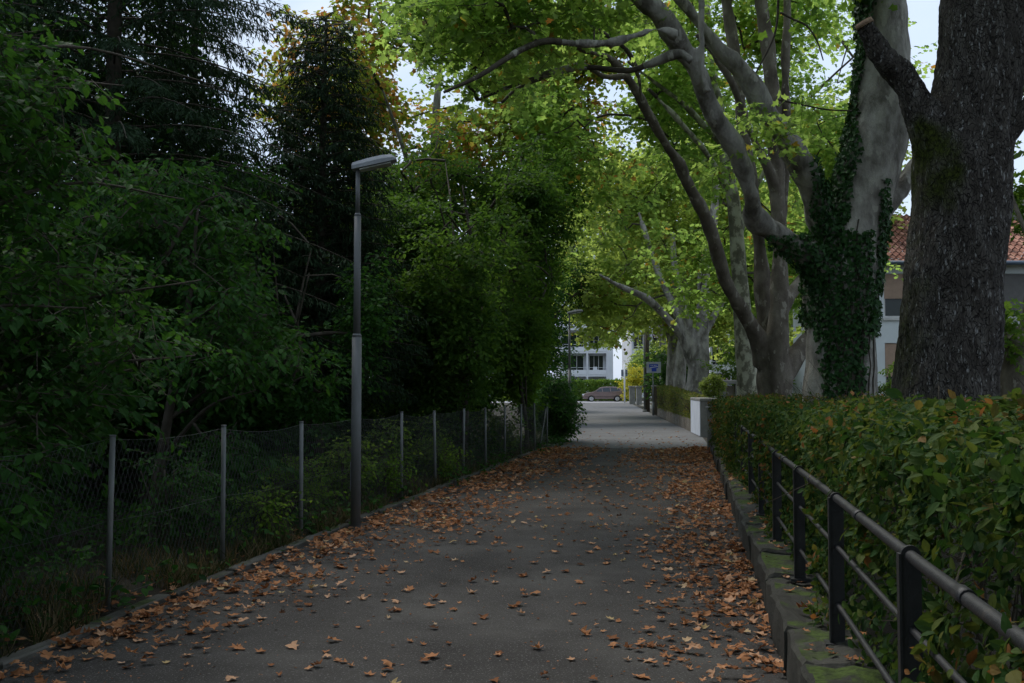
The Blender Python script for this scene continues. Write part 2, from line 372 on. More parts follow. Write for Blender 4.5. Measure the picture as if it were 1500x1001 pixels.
# ---------------------------------------------------------------- camera, world, light
cam_d = bpy.data.cameras.new('camera'); cam = bpy.data.objects.new('camera', cam_d); C.objects.link(cam)
cam_d.sensor_width = 36; cam_d.lens = 36; cam_d.clip_end = 3000; cam_d.clip_start = .05
cam.location = (0, 0, H); cam.rotation_euler = (math.pi/2+PITCH, 0, 0)
bpy.context.scene.camera = cam
SUN_EL, SUN_AZ = math.radians(56), math.radians(32)    # azimuth measured from +Y towards +X
w = bpy.data.worlds.new('World'); bpy.context.scene.world = w; w.use_nodes = True
nt = w.node_tree; nt.nodes.clear(); L = nt.links
sky = nt.nodes.new('ShaderNodeTexSky'); sky.sky_type = 'NISHITA'; sky.sun_disc = False
sky.sun_elevation = SUN_EL; sky.sun_rotation = SUN_AZ; sky.dust_density = 2.0; sky.air_density = 1.2
tc = nt.nodes.new('ShaderNodeTexCoord'); mp = nt.nodes.new('ShaderNodeMapping'); mp.inputs['Scale'].default_value = (1, 1, 2.6)
L.new(tc.outputs['Generated'], mp.inputs[0])
nn = nt.nodes.new('ShaderNodeTexNoise'); nn.inputs['Scale'].default_value = 3.2; nn.inputs['Detail'].default_value = 8; nn.inputs['Roughness'].default_value = .55
L.new(mp.outputs[0], nn.inputs[0])
mr = nt.nodes.new('ShaderNodeMapRange'); mr.inputs[1].default_value = .36; mr.inputs[2].default_value = .62; mr.inputs[3].default_value = .60; mr.inputs[4].default_value = 1
L.new(nn.outputs['Fac'], mr.inputs[0])
cl = ramp(nt, nn.outputs['Fac'], [(.3, (3.5,4.5,6.0)), (.7, (5.2,5.9,7.0))])
mx = nt.nodes.new('ShaderNodeMix'); mx.data_type = 'RGBA'
L.new(mr.outputs[0], mx.inputs[0]); L.new(sky.outputs[0], mx.inputs[6]); L.new(cl, mx.inputs[7])
bg = nt.nodes.new('ShaderNodeBackground'); bg.inputs[1].default_value = .12
wo = nt.nodes.new('ShaderNodeOutputWorld'); L.new(mx.outputs[2], bg.inputs[0]); L.new(bg.outputs[0], wo.inputs[0])
sd = bpy.data.lights.new('sun', 'SUN'); sd.energy = 1.9; sd.angle = math.radians(25); sd.color = (1, .96, .9)
so = bpy.data.objects.new('sun', sd); C.objects.link(so)
sv = Vector((math.sin(-SUN_AZ)*math.cos(SUN_EL), math.cos(SUN_AZ)*math.cos(SUN_EL), math.sin(SUN_EL)))
so.location = (0, 0, 40); so.rotation_euler = sv.to_track_quat('Z', 'Y').to_euler()
sc = bpy.context.scene
sc.view_settings.view_transform = 'Standard'; sc.view_settings.look = 'None'; sc.view_settings.exposure = 0.45; sc.view_settings.gamma = 1
sc.render.engine = 'CYCLES'
cy = sc.cycles; cy.use_denoising = True; cy.max_bounces = 7; cy.diffuse_bounces = 4; cy.transmission_bounces = 5; cy.glossy_bounces = 2
cy.use_adaptive_sampling = True; cy.adaptive_threshold = .02; cy.sample_clamp_indirect = 6
try: cy.denoiser = 'OPENIMAGEDENOISE'; cy.denoising_prefilter = 'ACCURATE'
except Exception: pass
sc.render.use_persistent_data = False

#@GROUND
# ---------------------------------------------------------------- ground, paths, kerbs
def sheet(name, poly, z, m, sub=None):
    mb = MB(); mb.add([(x, y, z) for x, y in poly], [tuple(range(len(poly)))])
    return mb.build(name, m, kind='structure')
sheet('ground', [(-600,-300),(600,-300),(600,900),(-600,900)], 0, M['soil'])
ys = np.linspace(-8, 27, 12)
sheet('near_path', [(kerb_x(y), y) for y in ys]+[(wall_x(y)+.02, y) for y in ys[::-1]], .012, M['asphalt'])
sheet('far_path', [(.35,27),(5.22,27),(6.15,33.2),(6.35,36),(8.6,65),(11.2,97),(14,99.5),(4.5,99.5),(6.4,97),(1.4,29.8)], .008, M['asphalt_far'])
sheet('cross_street', [(-60,99.3),(80,99.3),(80,109.5),(-60,109.5)], .016, M['asphalt_street'])
# left kerb of separate stones
kb = MB(); y = 1.0
while y < 27.3:
    ln = 1.0; a = R.normal(0, .022); dz = R.normal(-.02, .014)
    c = (kerb_x(y+ln/2)-.055+a*.6, y+ln/2)
    kb.obox(c, (.1834+a, 1), ln/2-.008, .055, -.1, .085+dz, R.random(), ch=.012); y += ln
kb.build('kerb', M['kerb'], kind='structure')
# right low wall of irregular mossy blocks
wb = MB(); y = -1.5; dirw = np.array([.1716, 1.0]); dirw /= np.linalg.norm(dirw); perp = np.array([dirw[1], -dirw[0]])
t = 0
while y < 26.3:
    ln = R.uniform(.55, 1.05); top = .29+R.normal(0, .010)
    c = np.array([wall_x(y+ln/2), y+ln/2])+perp*(.185+R.normal(0, .008))
    wb.obox(c, dirw, ln/2*1.014-.006, .185, -.1, top, R.random(), ch=.022); y += ln
wm = wb.mesh('tmpw'); tmp = bpy.data.objects.new('tmpw', wm); C.objects.link(tmp)
md = tmp.modifiers.new('s', 'SUBSURF'); md.subdivision_type = 'SIMPLE'; md.levels = 3; md.render_levels = 3
me = bpy.data.meshes.new_from_object(tmp.evaluated_get(bpy.context.evaluated_depsgraph_get()))
bpy.data.objects.remove(tmp)
co = np.zeros(len(me.vertices)*3, np.float32); me.vertices.foreach_get('co', co); co = co.reshape(-1, 3)
q = nz(co, 3)*.045+nz(co, 12, 5)*.022
co[:, 2] += q*(co[:, 2] > .1); co[:, 0] += nz(co, 3.5, 11)*.03
me.vertices.foreach_set('co', co.ravel()); me.materials.clear(); me.materials.append(M['wallstone']); me.update()
o = bpy.data.objects.new('low_wall', me); C.objects.link(o)
tag(o, 'low mossy stone wall running along the right edge of the path under the railing', 'wall')

#@RAILING
rl = empty('railing', (wall_x(5.44)+.22, 5.44, .29), 'black iron railing of round pipes on the mossy low wall in front of the hedge', 'railing')
def railx(Y): return wall_x(Y)+.225
posts = [3.64+1.8*k for k in range(-3, 13)]
for Y in posts:
    mb = MB(); x = railx(Y)
    # flat bar with rounded head, plus thin flange on the path side
    prof = [(-.034, .27), (.034, .27), (.034, 1.03)]+[(.034*math.cos(a), 1.055+.034*math.sin(a)) for a in np.linspace(.15, math.pi-.15, 9)]+[(-.034, 1.03)]
    n = len(prof); th = .010
    pp = np.array([perp[0], perp[1]])
    vv = []
    for s_ in (-1, 1):
        for u, z in prof: vv.append((x+pp[0]*u+dirw[0]*th*s_, Y+pp[1]*u+dirw[1]*th*s_, z))
    mb.add(vv, [tuple(range(n))[::-1], tuple(range(n, 2*n))]+[(i, (i+1) % n, (i+1) % n+n, i+n) for i in range(n)])
    c = np.array([x, Y])-pp*.039
    mb.obox(c-dirw*.0, dirw, .022, .0045, .27, 1.06)
    mb.obox(np.array([x, Y]), dirw, .05, .07, .285, .305)
    mb.build('post', M['rail'], rl)
for z, r, nm in ((1.055, .022, 'top_rail'), (.80, .013, 'lower_rail'), (.50, .013, 'lower_rail')):
    mb = MB(); YY = np.arange(-2, 25.6, .6)
    mb.tube([(railx(a), a, z+.004*math.sin(a*1.3)) for a in YY], r, 12)
    for k in range(-1, 12) if z > 1 else ():
        a = 3.64+1.8*k+1.05
        mb.tube([(railx(a), a, z), (railx(a+.09), a+.09, z)], r+.004, 12)
    mb.build(nm, M['rail'], rl)

#@FENCE
fdir = np.array([.203, 1.0]); fl = np.linalg.norm(fdir); fdir /= fl
fn = empty('chain_link_fence', (fence_x(9.4), 9.4, 0), 'sagging chain link fence on thin galvanised posts left of the path', 'fence')
fposts = [7.66+1.75*k for k in range(-3, 12)]
ftop = {}
for i, Y in enumerate(fposts):
    mb = MB(); h = 1.27+R.normal(0, .012)-.004*max(0, Y-12); lean = R.normal(0, .012, 2); ftop[i] = h
    x = fence_x(Y)
    mb.tube([(x, Y, -.1), (x+lean[0]*.5, Y+lean[1]*.5, h*.5), (x+lean[0], Y+lean[1], h)], .022, 10)
    mb.tube([(x+lean[0], Y+lean[1], h), (x+lean[0], Y+lean[1], h+.012)], .025, 10)
    mb.build('post', M['galv'], fn)
mb = MB(); Y = fposts[-1]                               # raking strut at the far end
mb.tube([(fence_x(Y)-.02, Y-.03, 1.05), (fence_x(Y-1.1), Y-1.1, .02)], .017, 8); mb.build('brace', M['galv'], fn)
Y0f, Y1f = fposts[0], fposts[-1]; Lf = (Y1f-Y0f)*fl
def fpt(s_, z):
    Y = Y0f+s_/fl; k = (Y-Y0f)/1.75; i = int(min(max(k, 0), len(fposts)-2)); u = k-i
    h = ftop[i]*(1-u)+ftop[i+1]*u-.02-.05*math.sin(math.pi*u)**.8*(0.6+.6*((i*37) % 5)/4)
    bow = .03*math.sin(math.pi*u)*math.sin(i*2.1)*z
    return (fence_x(Y)-.024*1+bow, Y, .03+z*(h-.03))
mb = MB(); s_ = -1.0
while s_ < Lf+1:
    for sg in (-1, 1):
        pts = []
        for z in np.linspace(0, 1, 7):
            q = s_+sg*z*.62+.003*math.sin(40*z+s_)
            if 0 <= q <= Lf: pts.append(fpt(q, z))
        if len(pts) > 1: 
            P = np.array(pts); P[:, 0] += .0015*sg
            mb.sticks(P[:-1], P[1:], .00145, .00145)
    s_ += .062
mb.build('wire_mesh', M['wire'], fn)
mb = MB()
for zz in (1.0, .5, .03):
    P = np.array([fpt(q, zz) for q in np.linspace(0, Lf, 160)]); P[:, 0] += .004
    mb = MB(); mb.sticks(P[:-1], P[1:], .0022, .0022)
    mb.build('tension_wire', M['wire'], fn)

#@LAMPS
def lamp_mesh(parent_loc, label):
    x, y, _ = parent_loc
    e = empty('street_lamp', parent_loc, label, 'street lamp', 'street lamps along the path')
    def P(*zs): return [(x, y, z) for z in zs]
    mb = MB(); mb.tube(P(-.1, 2.22), [.058, .056], 20); mb.tube(P(2.22, 2.25), [.060, .046], 20)
    mb.tube(P(2.25, 3.62), [.042, .040], 20); mb.tube(P(3.62, 3.65), [.043, .03], 20); mb.tube(P(3.65, 4.16), [.026, .026], 16)
    mb.build('pole', M['lamp'], e)
    mb = MB(); mb.obox((x-.057, y-.0), (0, 1), .035, .004, .45, .78); mb.build('access_door', M['lamp'], e)
    # flat tilted head : cross-sections along its length (pointing right over the path)
    secs = [(-.07, .06, .0, .05), (-.055, .085, -.01, .066), (.12, .105, -.016, .076), (.30, .11, -.018, .076), (.42, .10, -.014, .06), (.465, .08, -.008, .02)]
    hv = []; c0 = np.array([x, y, 4.17]); tl = math.radians(9)
    for u, hw, zb, zt in secs:
        ring = [(-hw, zb), (hw, zb), (hw, zb+(zt-zb)*.5), (hw*.72, zt), (-hw*.72, zt), (-hw, zb+(zt-zb)*.5)]
        for v_, z_ in ring:
            hv.append((x+u*math.cos(tl)-z_*math.sin(tl)*.5, y+v_-u*.25, 4.175+u*math.sin(tl)+z_))
    f = []
    for k in range(len(secs)-1):
        for j in range(6): f.append((6*k+j, 6*k+(j+1) % 6, 6*k+6+(j+1) % 6, 6*k+6+j))
    f += [tuple(range(6))[::-1], tuple(range(len(hv)-6, len(hv)))]
    mb = MB(); mb.add(hv, f); hd = mb.build('lamp_head', M['lamphead'], e)
    mb = MB(); g = []
    for u, hw in ((.03, .075), (.40, .085)):
        for v_ in (-hw, hw): g.append((x+u*math.cos(tl), y+v_-u*.25, 4.152+u*math.sin(tl)))
    g2 = [(a, b, c-.014) for a, b, c in g]
    mb.add(g+g2, [(0,1,3,2), (4,6,7,5), (0,4,5,1), (1,5,7,3), (3,7,6,2), (2,6,4,0)]); mb.build('lamp_cover', M['lampglass'], hd)
    return e
l1 = lamp_mesh((-1.79, 11.8, 0), 'tall thin grey street lamp standing by the fence among fallen leaves')
l2 = copy_tree(l1); l2.location = (2.0, 35.6, 0); l2['label'] = 'distant grey street lamp rising from a dark shrub beyond the end of the fence'

#@TREES
def catmull(P, n=6):
    P = np.asarray(P, float); Q = np.vstack([2*P[0]-P[1], P, 2*P[-1]-P[-2]]); out = []
    for i in range(1, len(Q)-2):
        a, b, c, d = Q[i-1], Q[i], Q[i+1], Q[i+2]
        for t in np.linspace(0, 1, n, endpoint=False):
            out.append(.5*((2*b)+(-a+c)*t+(2*a-5*b+4*c-d)*t*t+(-a+3*b-3*c+d)*t**3))
    out.append(Q[-2]); return np.array(out)
FINAL = []
def finish(s):
    if not hasattr(s, 'leafmb'): return
    mb, m, name = s.leafmb
    for a, rn_, _, sm_ in s.thin.f: mb.f.append((a+mb.n, rn_, 1, sm_))
    mb.v += s.thin.v; mb.n += s.thin.n
    mb.build(name, [m, s.twig_m], s.e)
class Tree:
    def __init__(s, name, base, label, cat, group=None, seed=1):
        s.e = empty(name, base, label, cat, group); s.base = np.array(base, float)
        s.nodes = []; s.chains = []; s.limbs = MB(); s.thin = MB(); s.rng = np.random.default_rng(seed)
        s.cnt = []; s.par = []
    def limb(s, pts, Y, sides=14, thick=True, att=.35, n=6):
        "pts in photo pixels with pixel radii; Y scalar or per-point list; att = fraction from which twigs may start"
        Ys = np.linspace(Y[0], Y[1], len(pts)) if isinstance(Y, tuple) else [Y]*len(pts)
        W = np.array([np.append(S(p[0], p[1], y_), p[2]/F*y_) for p, y_ in zip(pts, Ys)])
        return s.wlimb(W, sides, thick, att, n)
    def wlimb(s, W, sides=14, thick=True, att=.35, n=6):
        W = catmull(W, n); P, r = W[:, :3], np.maximum(W[:, 3], .004)
        (s.limbs if thick else s.thin).tube(P, r, sides)
        if thick:
            q = np.nonzero((r < .05) & (np.arange(len(r)) > n))[0]
            if len(q) and q[0] < len(P)-2: s.thin.tube(P[q[0]:], r[q[0]:]*1.02, 8)
        k0 = int(len(P)*att)
        prev = -1
        for p in P[k0:]:
            s.nodes.append(p); s.par.append(prev); prev = len(s.nodes)-1
        s.nfix = len(s.nodes)
        return P, r
    def volume(s, c, rad, n, gap=.0, ok=None, shell=.5, gsc=.35):
        c = np.asarray(c, float); out = []; tries = 0
        while len(out) < n and tries < 60:
            tries += 1
            d = unit(s.rng.normal(size=(n*2, 3))); r = s.rng.random((n*2, 1))**shell*(1+.18*nz(d*2+c, 1.5)[:, None])
            P = c+d*r*np.asarray(rad)
            if gap > 0: P = P[nz(P, gsc, 5.5) > gap-.5]
            P = P[P[:, 2] > .3]
            if ok is not None: P = P[ok(P)]
            out += list(P)
            if tries > 25: gap = 0
        return np.array(out[:n]).reshape(-1, 3)
    def grow(s, T, step=.5, up=.35, jit=.12):
        if not len(T): return
        nodes = np.array(s.nodes); buf = np.zeros((len(nodes)+len(T)*30, 3)); buf[:len(nodes)] = nodes; nn_ = len(nodes)
        d0 = np.array([((nodes-t_)**2).sum(1).min() for t_ in T])
        for t_ in T[np.argsort(d0)]:
            dd = buf[:nn_]-t_; cost = (dd**2).sum(1)+np.maximum(dd[:, 2], 0)**2*.8
            i = int(cost.argmin()); p = buf[i].copy(); Lk = math.sqrt((dd[i]**2).sum())
            if Lk < .05: continue
            k = int(min(max(Lk/step, 1), 20))+1
            ctl = (p+t_)/2+np.array([0, 0, up*Lk*.35])+s.rng.normal(0, jit*Lk, 3)
            tt = np.linspace(0, 1, k+1)[1:, None]
            pts = (1-tt)**2*p+2*tt*(1-tt)*ctl+tt*tt*t_
            buf[nn_:nn_+k] = pts
            s.chains.append((i, nn_, k)); 
            for q in range(k): s.par.append(i if q == 0 else nn_+q-1)
            nn_ += k
        s.buf = buf[:nn_]; s.nodes = list(s.buf)
    def twigs(s, m, tip=.006, p=.5, sides=5, name='branches'):
        if s.chains:
            n = len(s.buf); cnt = np.zeros(n)
            for i, a, k in s.chains: cnt[a+k-1] += 1
            for j in range(n-1, -1, -1):
                if j < len(s.par) and s.par[j] >= 0 and j >= s.nfix: cnt[s.par[j]] += cnt[j]
            for i, a, k in s.chains:
                P = np.vstack([s.buf[i], s.buf[a:a+k]]); c = cnt[a:a+k]; c = np.append(c[0], c)
                r = np.minimum(tip*np.maximum(c, 1)**p, 6*tip)*(1-.25*np.linspace(0, 1, len(c))); r[0] = r[1]*1.05; r[-1] = max(r[-1]*.7, .003)
                s.thin.tube(P, r, 4 if r[0] < .02 else sides+2, cap=False)
        s.twig_m = m; FINAL.append(s)
    def foliage(s, T, m, leaf=.14, k=6, mm=8, Lt=.6, tpl=T_PLANE, droop=.25, tilt=.55, spread=(1,1,.6), name='crown', twigmat=None, bias=(0,0,0), fill=0, up=1.0, sz=.25, rr=(0,1)):
        n = len(T)
        if n == 0: return
        g = s.rng
        d = unit(g.normal(size=(n, k, 3))*np.array(spread)+np.array(bias)); d[..., 2] -= droop*.4
        d = unit(d); Lk = Lt*g.uniform(.6, 1.25, (n, k, 1))
        A = T[:, None]+g.normal(0, Lt*.18, (n, k, 3)); B = A+d*Lk; B[..., 2] -= droop*Lk[..., 0]*.5
        t = (np.arange(mm)+.6)/mm; t = t[None, None, :, None]
        P = A[:, :, None]*(1-t)+B[:, :, None]*t
        P[..., 2] += (droop*.25*Lk*np.sin(math.pi*t[..., 0]))
        side = unit(np.cross(d, np.array([0, 0, 1.]))+1e-6)[:, :, None]
        sgn = np.where(np.arange(mm) % 2 == 0, 1, -1)[None, None, :, None]
        D = unit(d[:, :, None]*.6+side*sgn*.8+g.normal(0, .35, P.shape)); D[..., 2] -= droop
        Nn = unit(np.array([0, 0, up])+g.normal(0, tilt, P.shape))
        P = P+D*leaf*.35
        mb = MB()
        rn = rr[0]+(rr[1]-rr[0])*np.clip(g.random(P.shape[:3])*.55+.45*np.repeat(np.repeat(g.random((n, 1, 1)), k, 1), mm, 2), 0, 1)
        mb.leaves(P.reshape(-1, 3), D.reshape(-1, 3), Nn.reshape(-1, 3), leaf*g.uniform(1-sz*1.6, 1+sz, P[..., 0].size), tpl, rn.ravel())
        s.leafmb = (mb, m, name); o = None
        if twigmat is not None:
            s.thin.sticks(A.reshape(-1, 3), B.reshape(-1, 3), .004, .002)
        return o

# --- big rough-barked tree, nearest on the right
t0b = S(1383, 742, 14); t0b[2] = 0
T0 = Tree('old_oak', t0b, 'massive dark rugged tree trunk with a sawn-off limb, nearest on the right behind the hedge', 'tree', seed=10)
T0.limb([(1380,760,100),(1381,700,84),(1382,640,77),(1383,585,74),(1388,530,71),(1394,460,69),(1400,390,68),(1407,310,67),(1412,230,65),(1424,160,62),(1436,90,61),(1444,0,60),(1452,-120,56),(1460,-260,50)], 14, 28)
T0.limb([(1400,270,44),(1372,205,33),(1345,152,25),(1322,112,21),(1300,88,18),(1281,60,15),(1266,34,13)], (14, 13.6), 16, att=1)
T0.limb([(1415,250,40),(1440,222,26),(1468,200,18),(1500,165,14),(1545,120,12),(1600,60,9),(1650,-40,7)], (14, 13.2), 14)
T0.limb([(1455,-200,34),(1400,-320,26),(1300,-430,18),(1180,-520,10)], (14, 11), 12)
T0.limb([(1460,-200,34),(1540,-330,26),(1620,-470,18),(1700,-600,10)], (14, 12.5), 12)
T0.limb([(1458,-240,38),(1470,-400,28),(1440,-560,18),(1400,-720,8)], (14, 14.5), 12)
def moss0(co, no):
    d1 = np.exp(-(((co-S(1388, 235, 13.4))/np.array([.28, 1.2, .62]))**2).sum(1)); d2 = np.exp(-(((co-S(1362, 200, 13.4))/np.array([.15, 1.2, .35]))**2).sum(1))
    left = np.clip(-no[:, 0]*1.3-.35, 0, 1)*np.clip(.9-np.abs(co[:, 2]-2.4)/3.4, 0, 1)
    return np.clip(d1*1.3+d2*1.2+left*.95, 0, 1)
remesh_build(T0.limbs, 'trunk', M['bark_dark'], T0.e, .026, .034, .017, moss0, [(S(1400, 330, 13.35), .14, .05), (S(1330, 400, 13.6), .25, .04), (S(1440, 455, 13.5), .3, .05)])
mb = MB(); a, b = S(1268, 38, 13.6), S(1264.5, 31.5, 13.6); mb.tube([a, b], [.125, .118], 18)
mb.build('cut_face', M['cutwood'], T0.e)
V = T0.volume(S(1440, -330, 13), (5.0, 5, 2.6), 150, .5, lambda P: P[:, 2] > 8.2)
V = np.vstack([V, T0.volume(S(1590, 60, 15.5), (1.0, 1.2, 1.6), 22)])
T0.grow(V); T0.twigs(M['bark_thin'], .007); T0.foliage(V, M['leaf_mid'], .16, 7, 8, .8, T_STAR)

# --- ivy-clad plane
b1 = S(1235, 702, 18); b1[2] = 0
T1 = Tree('plane_tree', b1, 'ivy-wrapped plane tree left of the massive trunk, forking into thick pale limbs over the path', 'tree', 'old plane trees along the path', seed=11)
T1.limb([(1232,710,72),(1232,660,62),(1232,600,52),(1232,540,50),(1232,470,51),(1234,410,53),(1241,350,50),(1258,300,46),(1276,240,44),(1291,180,42),(1296,120,39),(1293,50,36),(1290,-30,34),(1286,-160,30),(1290,-300,24)], 18, 24)
T1.limb([(1232,390,34),(1212,345,24),(1198,312,20.5),(1187,275,18.5),(1172,240,18),(1150,205,17.5),(1120,160,15.5),(1088,108,14.5),(1050,68,12.5),(1020,30,10.5),(985,-20,9),(940,-90,7)], (18, 16.2), 14)
P_B, r_B = T1.limb([(1222,408,32),(1182,372,20),(1142,345,18.5),(1110,322,17.5),(1101,305,14),(1098,278,13.5),(1080,225,13.5),(1045,165,13.5),(1018,100,14.5),(985,45,15.5),(945,0,15.5),(900,-50,13),(840,-120,10),(760,-200,7)], (17.9, 14), 14)
T1.limb([(1270,350,20),(1298,310,13),(1318,280,11),(1340,245,10),(1372,200,8),(1400,140,6)], (18, 18.8), 12)
T1.limb([(990,52,9),(965,42,7),(935,50,7),(895,62,6.2),(845,64,5.6),(800,60,5),(765,72,4.6),(735,90,4),(700,112,3.4),(650,135,2)], (14.6, 13.4), 10)
T1.limb([(1014,90,7),(995,78,5.5),(955,92,4.8),(920,103,4.2),(860,98,3.6),(820,103,3.2),(760,122,2.6),(700,146,2)], (14.9, 15.5), 8)
T1.limb([(1036,135,7),(1030,100,5.5),(1028,60,5.5),(1027,0,5),(1024,-90,4)], (15.4, 15.2), 8)
T1.limb([(1290,-120,26),(1200,-260,20),(1080,-380,14),(940,-480,8)], (18, 13), 12)
T1.limb([(1290,-160,26),(1330,-330,18),(1350,-480,9)], (18, 17), 12)
T1.limb([(900,-50,9),(860,-130,7),(900,-250,6),(960,-360,4)], (14.3, 12.5), 10)
T1.limb([(1142,-40,2.2),(1140,0,2),(1134,52,1.7),(1100,120,1.2)], (17, 16.8), 5, thick=False)
T1.limb([(1143,18,1.8),(1162,28,1.6),(1182,38,1.5),(1197,60,1.3),(1206,88,1)], (17, 16.6), 5, thick=False)
T1.limb([(1140,146,1.6),(1170,152,1.4),(1210,160,1.3),(1248,162,1.2)], (17.3, 17.6), 5, thick=False)
trunk1, co1, no1 = remesh_build(T1.limbs, 'trunk', M['bark_plane'], T1.e, .034, .042, .007, lambda c, n: np.clip(n[:, 2]*.5+.35*(nz(c, .7, 4)), 0, 1), [(S(1104, 318, 15.8), .2, .04), (S(1296, 190, 17.2), .25, .05)])
V = np.vstack([T1.volume((3.8, 15.5, 12.2), (6, 4.0, 2.0), 110, .5, lambda P: P[:, 2] > 8.6),
               T1.volume(S(790, 30, 14.5), (2.9, 2, .9), 60, .5, lambda P: P[:, 2] > 5.9),
               T1.volume(S(640, -60, 15), (3, 2.6, 1.3), 70, .45, lambda P: P[:, 2] > 6.2),
               T1.volume(S(1110, 200, 16.5), (.7, .7, .5), 7)])
T1.grow(V, .45, .3, .16); T1.foliage(V, M['leaf_bright'], .125, 6, 9, .65, T_PLANE, twigmat=1); T1.twigs(M['bark_thin'], .006)
# hanging bare twigs are part of the branches
# ivy as a thing of its own, climbing that trunk
def proj(P):
    wy = P[:, 1]; wx = P[:, 0]; wz = P[:, 2]-H
    dz = wy*cp+wz*sp; uy = -wy*sp+wz*cp
    return 750+F*wx/dz, 500-F*uy/dz
px1, py1 = proj(co1)
g = np.random.default_rng(5)
base1 = S(1235, 560, 18)
def ivymask(px, py, co, no):
    nzv = nz(co, 1.1, 7)*26
    onB = (px < 1192) & (px > 1132+nzv) & (py > 345+nzv*.5) & (py < 420) & (g.random(len(px)) < .45)
    core = (py > 340+nzv) & (px > 1178) & (px < 1288+nzv*.3) & ~((py > 480+nzv) & ((px < 1199+nzv*.7) | (px > 1268+nzv*.3)))
    core &= ~((px > 1278+nzv) & (py < 440) & (no[:, 1] < 0) & (px < 1290))
    lead = (py < 350) & (px > 1190) & (px < 1232+(nzv*1.1)+py*-.02+ (350-py)*.085+16)
    redge = (px > 1286+(350-py)*.05+nzv*.2) & (px < 1300) & (py > 225) & (py < 430) & (no[:, 0] > .3)
    back = (no[:, 1] > .1) & (px > 1195) & (px < 1285) & (nzv > -4) & (py < 480) & (py > 120)
    return onB | core | lead | redge | back
msk = ivymask(px1, py1, co1, no1) & (co1[:, 2] > .2)
idx = np.nonzero(msk)[0]; idx = g.choice(idx, min(22000, len(idx)*2), replace=True)
Pi = co1[idx]+no1[idx]*g.uniform(.01, .07, (len(idx), 1))+g.normal(0, .02, (len(idx), 3))
Di = unit(np.array([0, 0, -1.])+g.normal(0, .55, Pi.shape)); Ni = unit(no1[idx]*1.0+g.normal(0, .45, Pi.shape)+np.array([0, 0, .35]))
iv = empty('ivy_plant', (b1[0], b1[1]-.6, 0), 'dark glossy ivy climbing the forked plane trunk', 'ivy')
mb = MB(); mb.leaves(Pi, Di, Ni, g.uniform(.05, .095, len(idx)), T_IVY, g.random(len(idx))); mb.build('leaves', M['leaf_ivy'], iv)
mb = MB()
for k in range(26):
    th = g.uniform(-2.1, -1.2); P = []
    for z in np.arange(0, g.uniform(2, 5), .25):
        c = co1[np.argmin(np.abs(co1[:, 2]-z)+np.abs(np.arctan2(co1[:, 1]-18, co1[:, 0]-b1[0])-th)*.5+np.where(np.abs(co1[:, 0]-b1[0]) > 1.2, 9, 0))]
        P.append(c+unit(np.array([c[0]-b1[0], c[1]-18, 0]))*.015); th += g.normal(0, .08)
    if len(P) > 3: mb.tube(P, .012, 5, cap=False)
mb.build('stems', M['bark_thin'], iv)

# --- many-stemmed plane
b2 = S(1140, 677, 22); b2[2] = 0
T2 = Tree('plane_tree', b2, 'many-stemmed brown plane tree with a long thin limb arching left over the path', 'tree', 'old plane trees along the path', seed=12)
T2.limb([(1136,690,40),(1136,630,32),(1136,585,25),(1135,555,27),(1134,532,22),(1132,512,12),(1130,495,5)], 22, 18)
T2.limb([(1122,530,20),(1106,488,13),(1082,448,11),(1063,412,10),(1049,362,9.8),(1035,320,9.3),(1013,280,9),(996,242,8.6),(975,210,8.2),(950,165,8),(926,125,7),(908,100,6),(890,84,5),(868,77,4.4),(835,60,4),(800,28,3.2),(780,-10,2)], (22, 17.5), 12)
T2.limb([(1131,575,9),(1125,525,13),(1119,450,12.5),(1115,390,11),(1110,340,10),(1101,270,9.5),(1089,200,9),(1079,100,8.6),(1068,30,8.4),(1060,-40,8),(1050,-200,6)], 22.3, 12)
T2.limb([(1137,578,10),(1139,510,14),(1142,400,12.5),(1141,330,11.5),(1137,250,11),(1132,150,11),(1123,60,10.5),(1112,-10,10),(1100,-120,8),(1080,-300,5)], 21.7, 12)
T2.limb([(1140,360,9),(1148,280,7.5),(1151,200,7),(1151,100,6.4),(1153,0,6),(1155,-150,5)], 22, 10)
T2.limb([(1140,556,20),(1163,525,14),(1185,497,12),(1215,468,11),(1250,430,9)], (22, 23), 12)
T2.limb([(1136,470,13),(1158,432,10),(1180,402,9),(1210,362,8),(1250,320,7)], (22, 23.5), 10)
T2.limb([(1140,290,8.5),(1122,240,7),(1102,200,6.3),(1084,150,6),(1060,100,4.5),(1020,50,3)], (21.7, 20.5), 10)
T2.limb([(920,112,5.5),(885,112,4.6),(850,95,4),(800,112,3.2),(760,128,2.6),(735,150,2)], (17.9, 17), 8)
T2.limb([(940,150,5),(935,110,4),(915,70,3.4),(870,40,2.8),(830,10,2.4)], (17.9, 17), 8)
remesh_build(T2.limbs, 'trunk', M['bark_brown'], T2.e, .038, .03, .004)
V = np.vstack([T2.volume(S(980, -60, 22), (6.5, 3.2, 3.2), 130, .48, lambda P: P[:, 2] > 7.8+2.6*(P[:, 0] > 2.3)*(P[:, 1] < 23)),
               T2.volume(S(830, 70, 20.5), (2.4, 2.0, 1.4), 70, .5),
               T2.volume(S(1120, 120, 24.5), (3.0, 1.2, 3.4), 130, .42),
               T2.volume(S(1215, 260, 26), (1.6, 1.5, 3.2), 80, .35)])
T2.grow(V, .45, .3, .15); T2.foliage(V, M['leaf_bright'], .13, 6, 9, .62, T_PLANE); T2.twigs(M['bark_thin'], .0055)

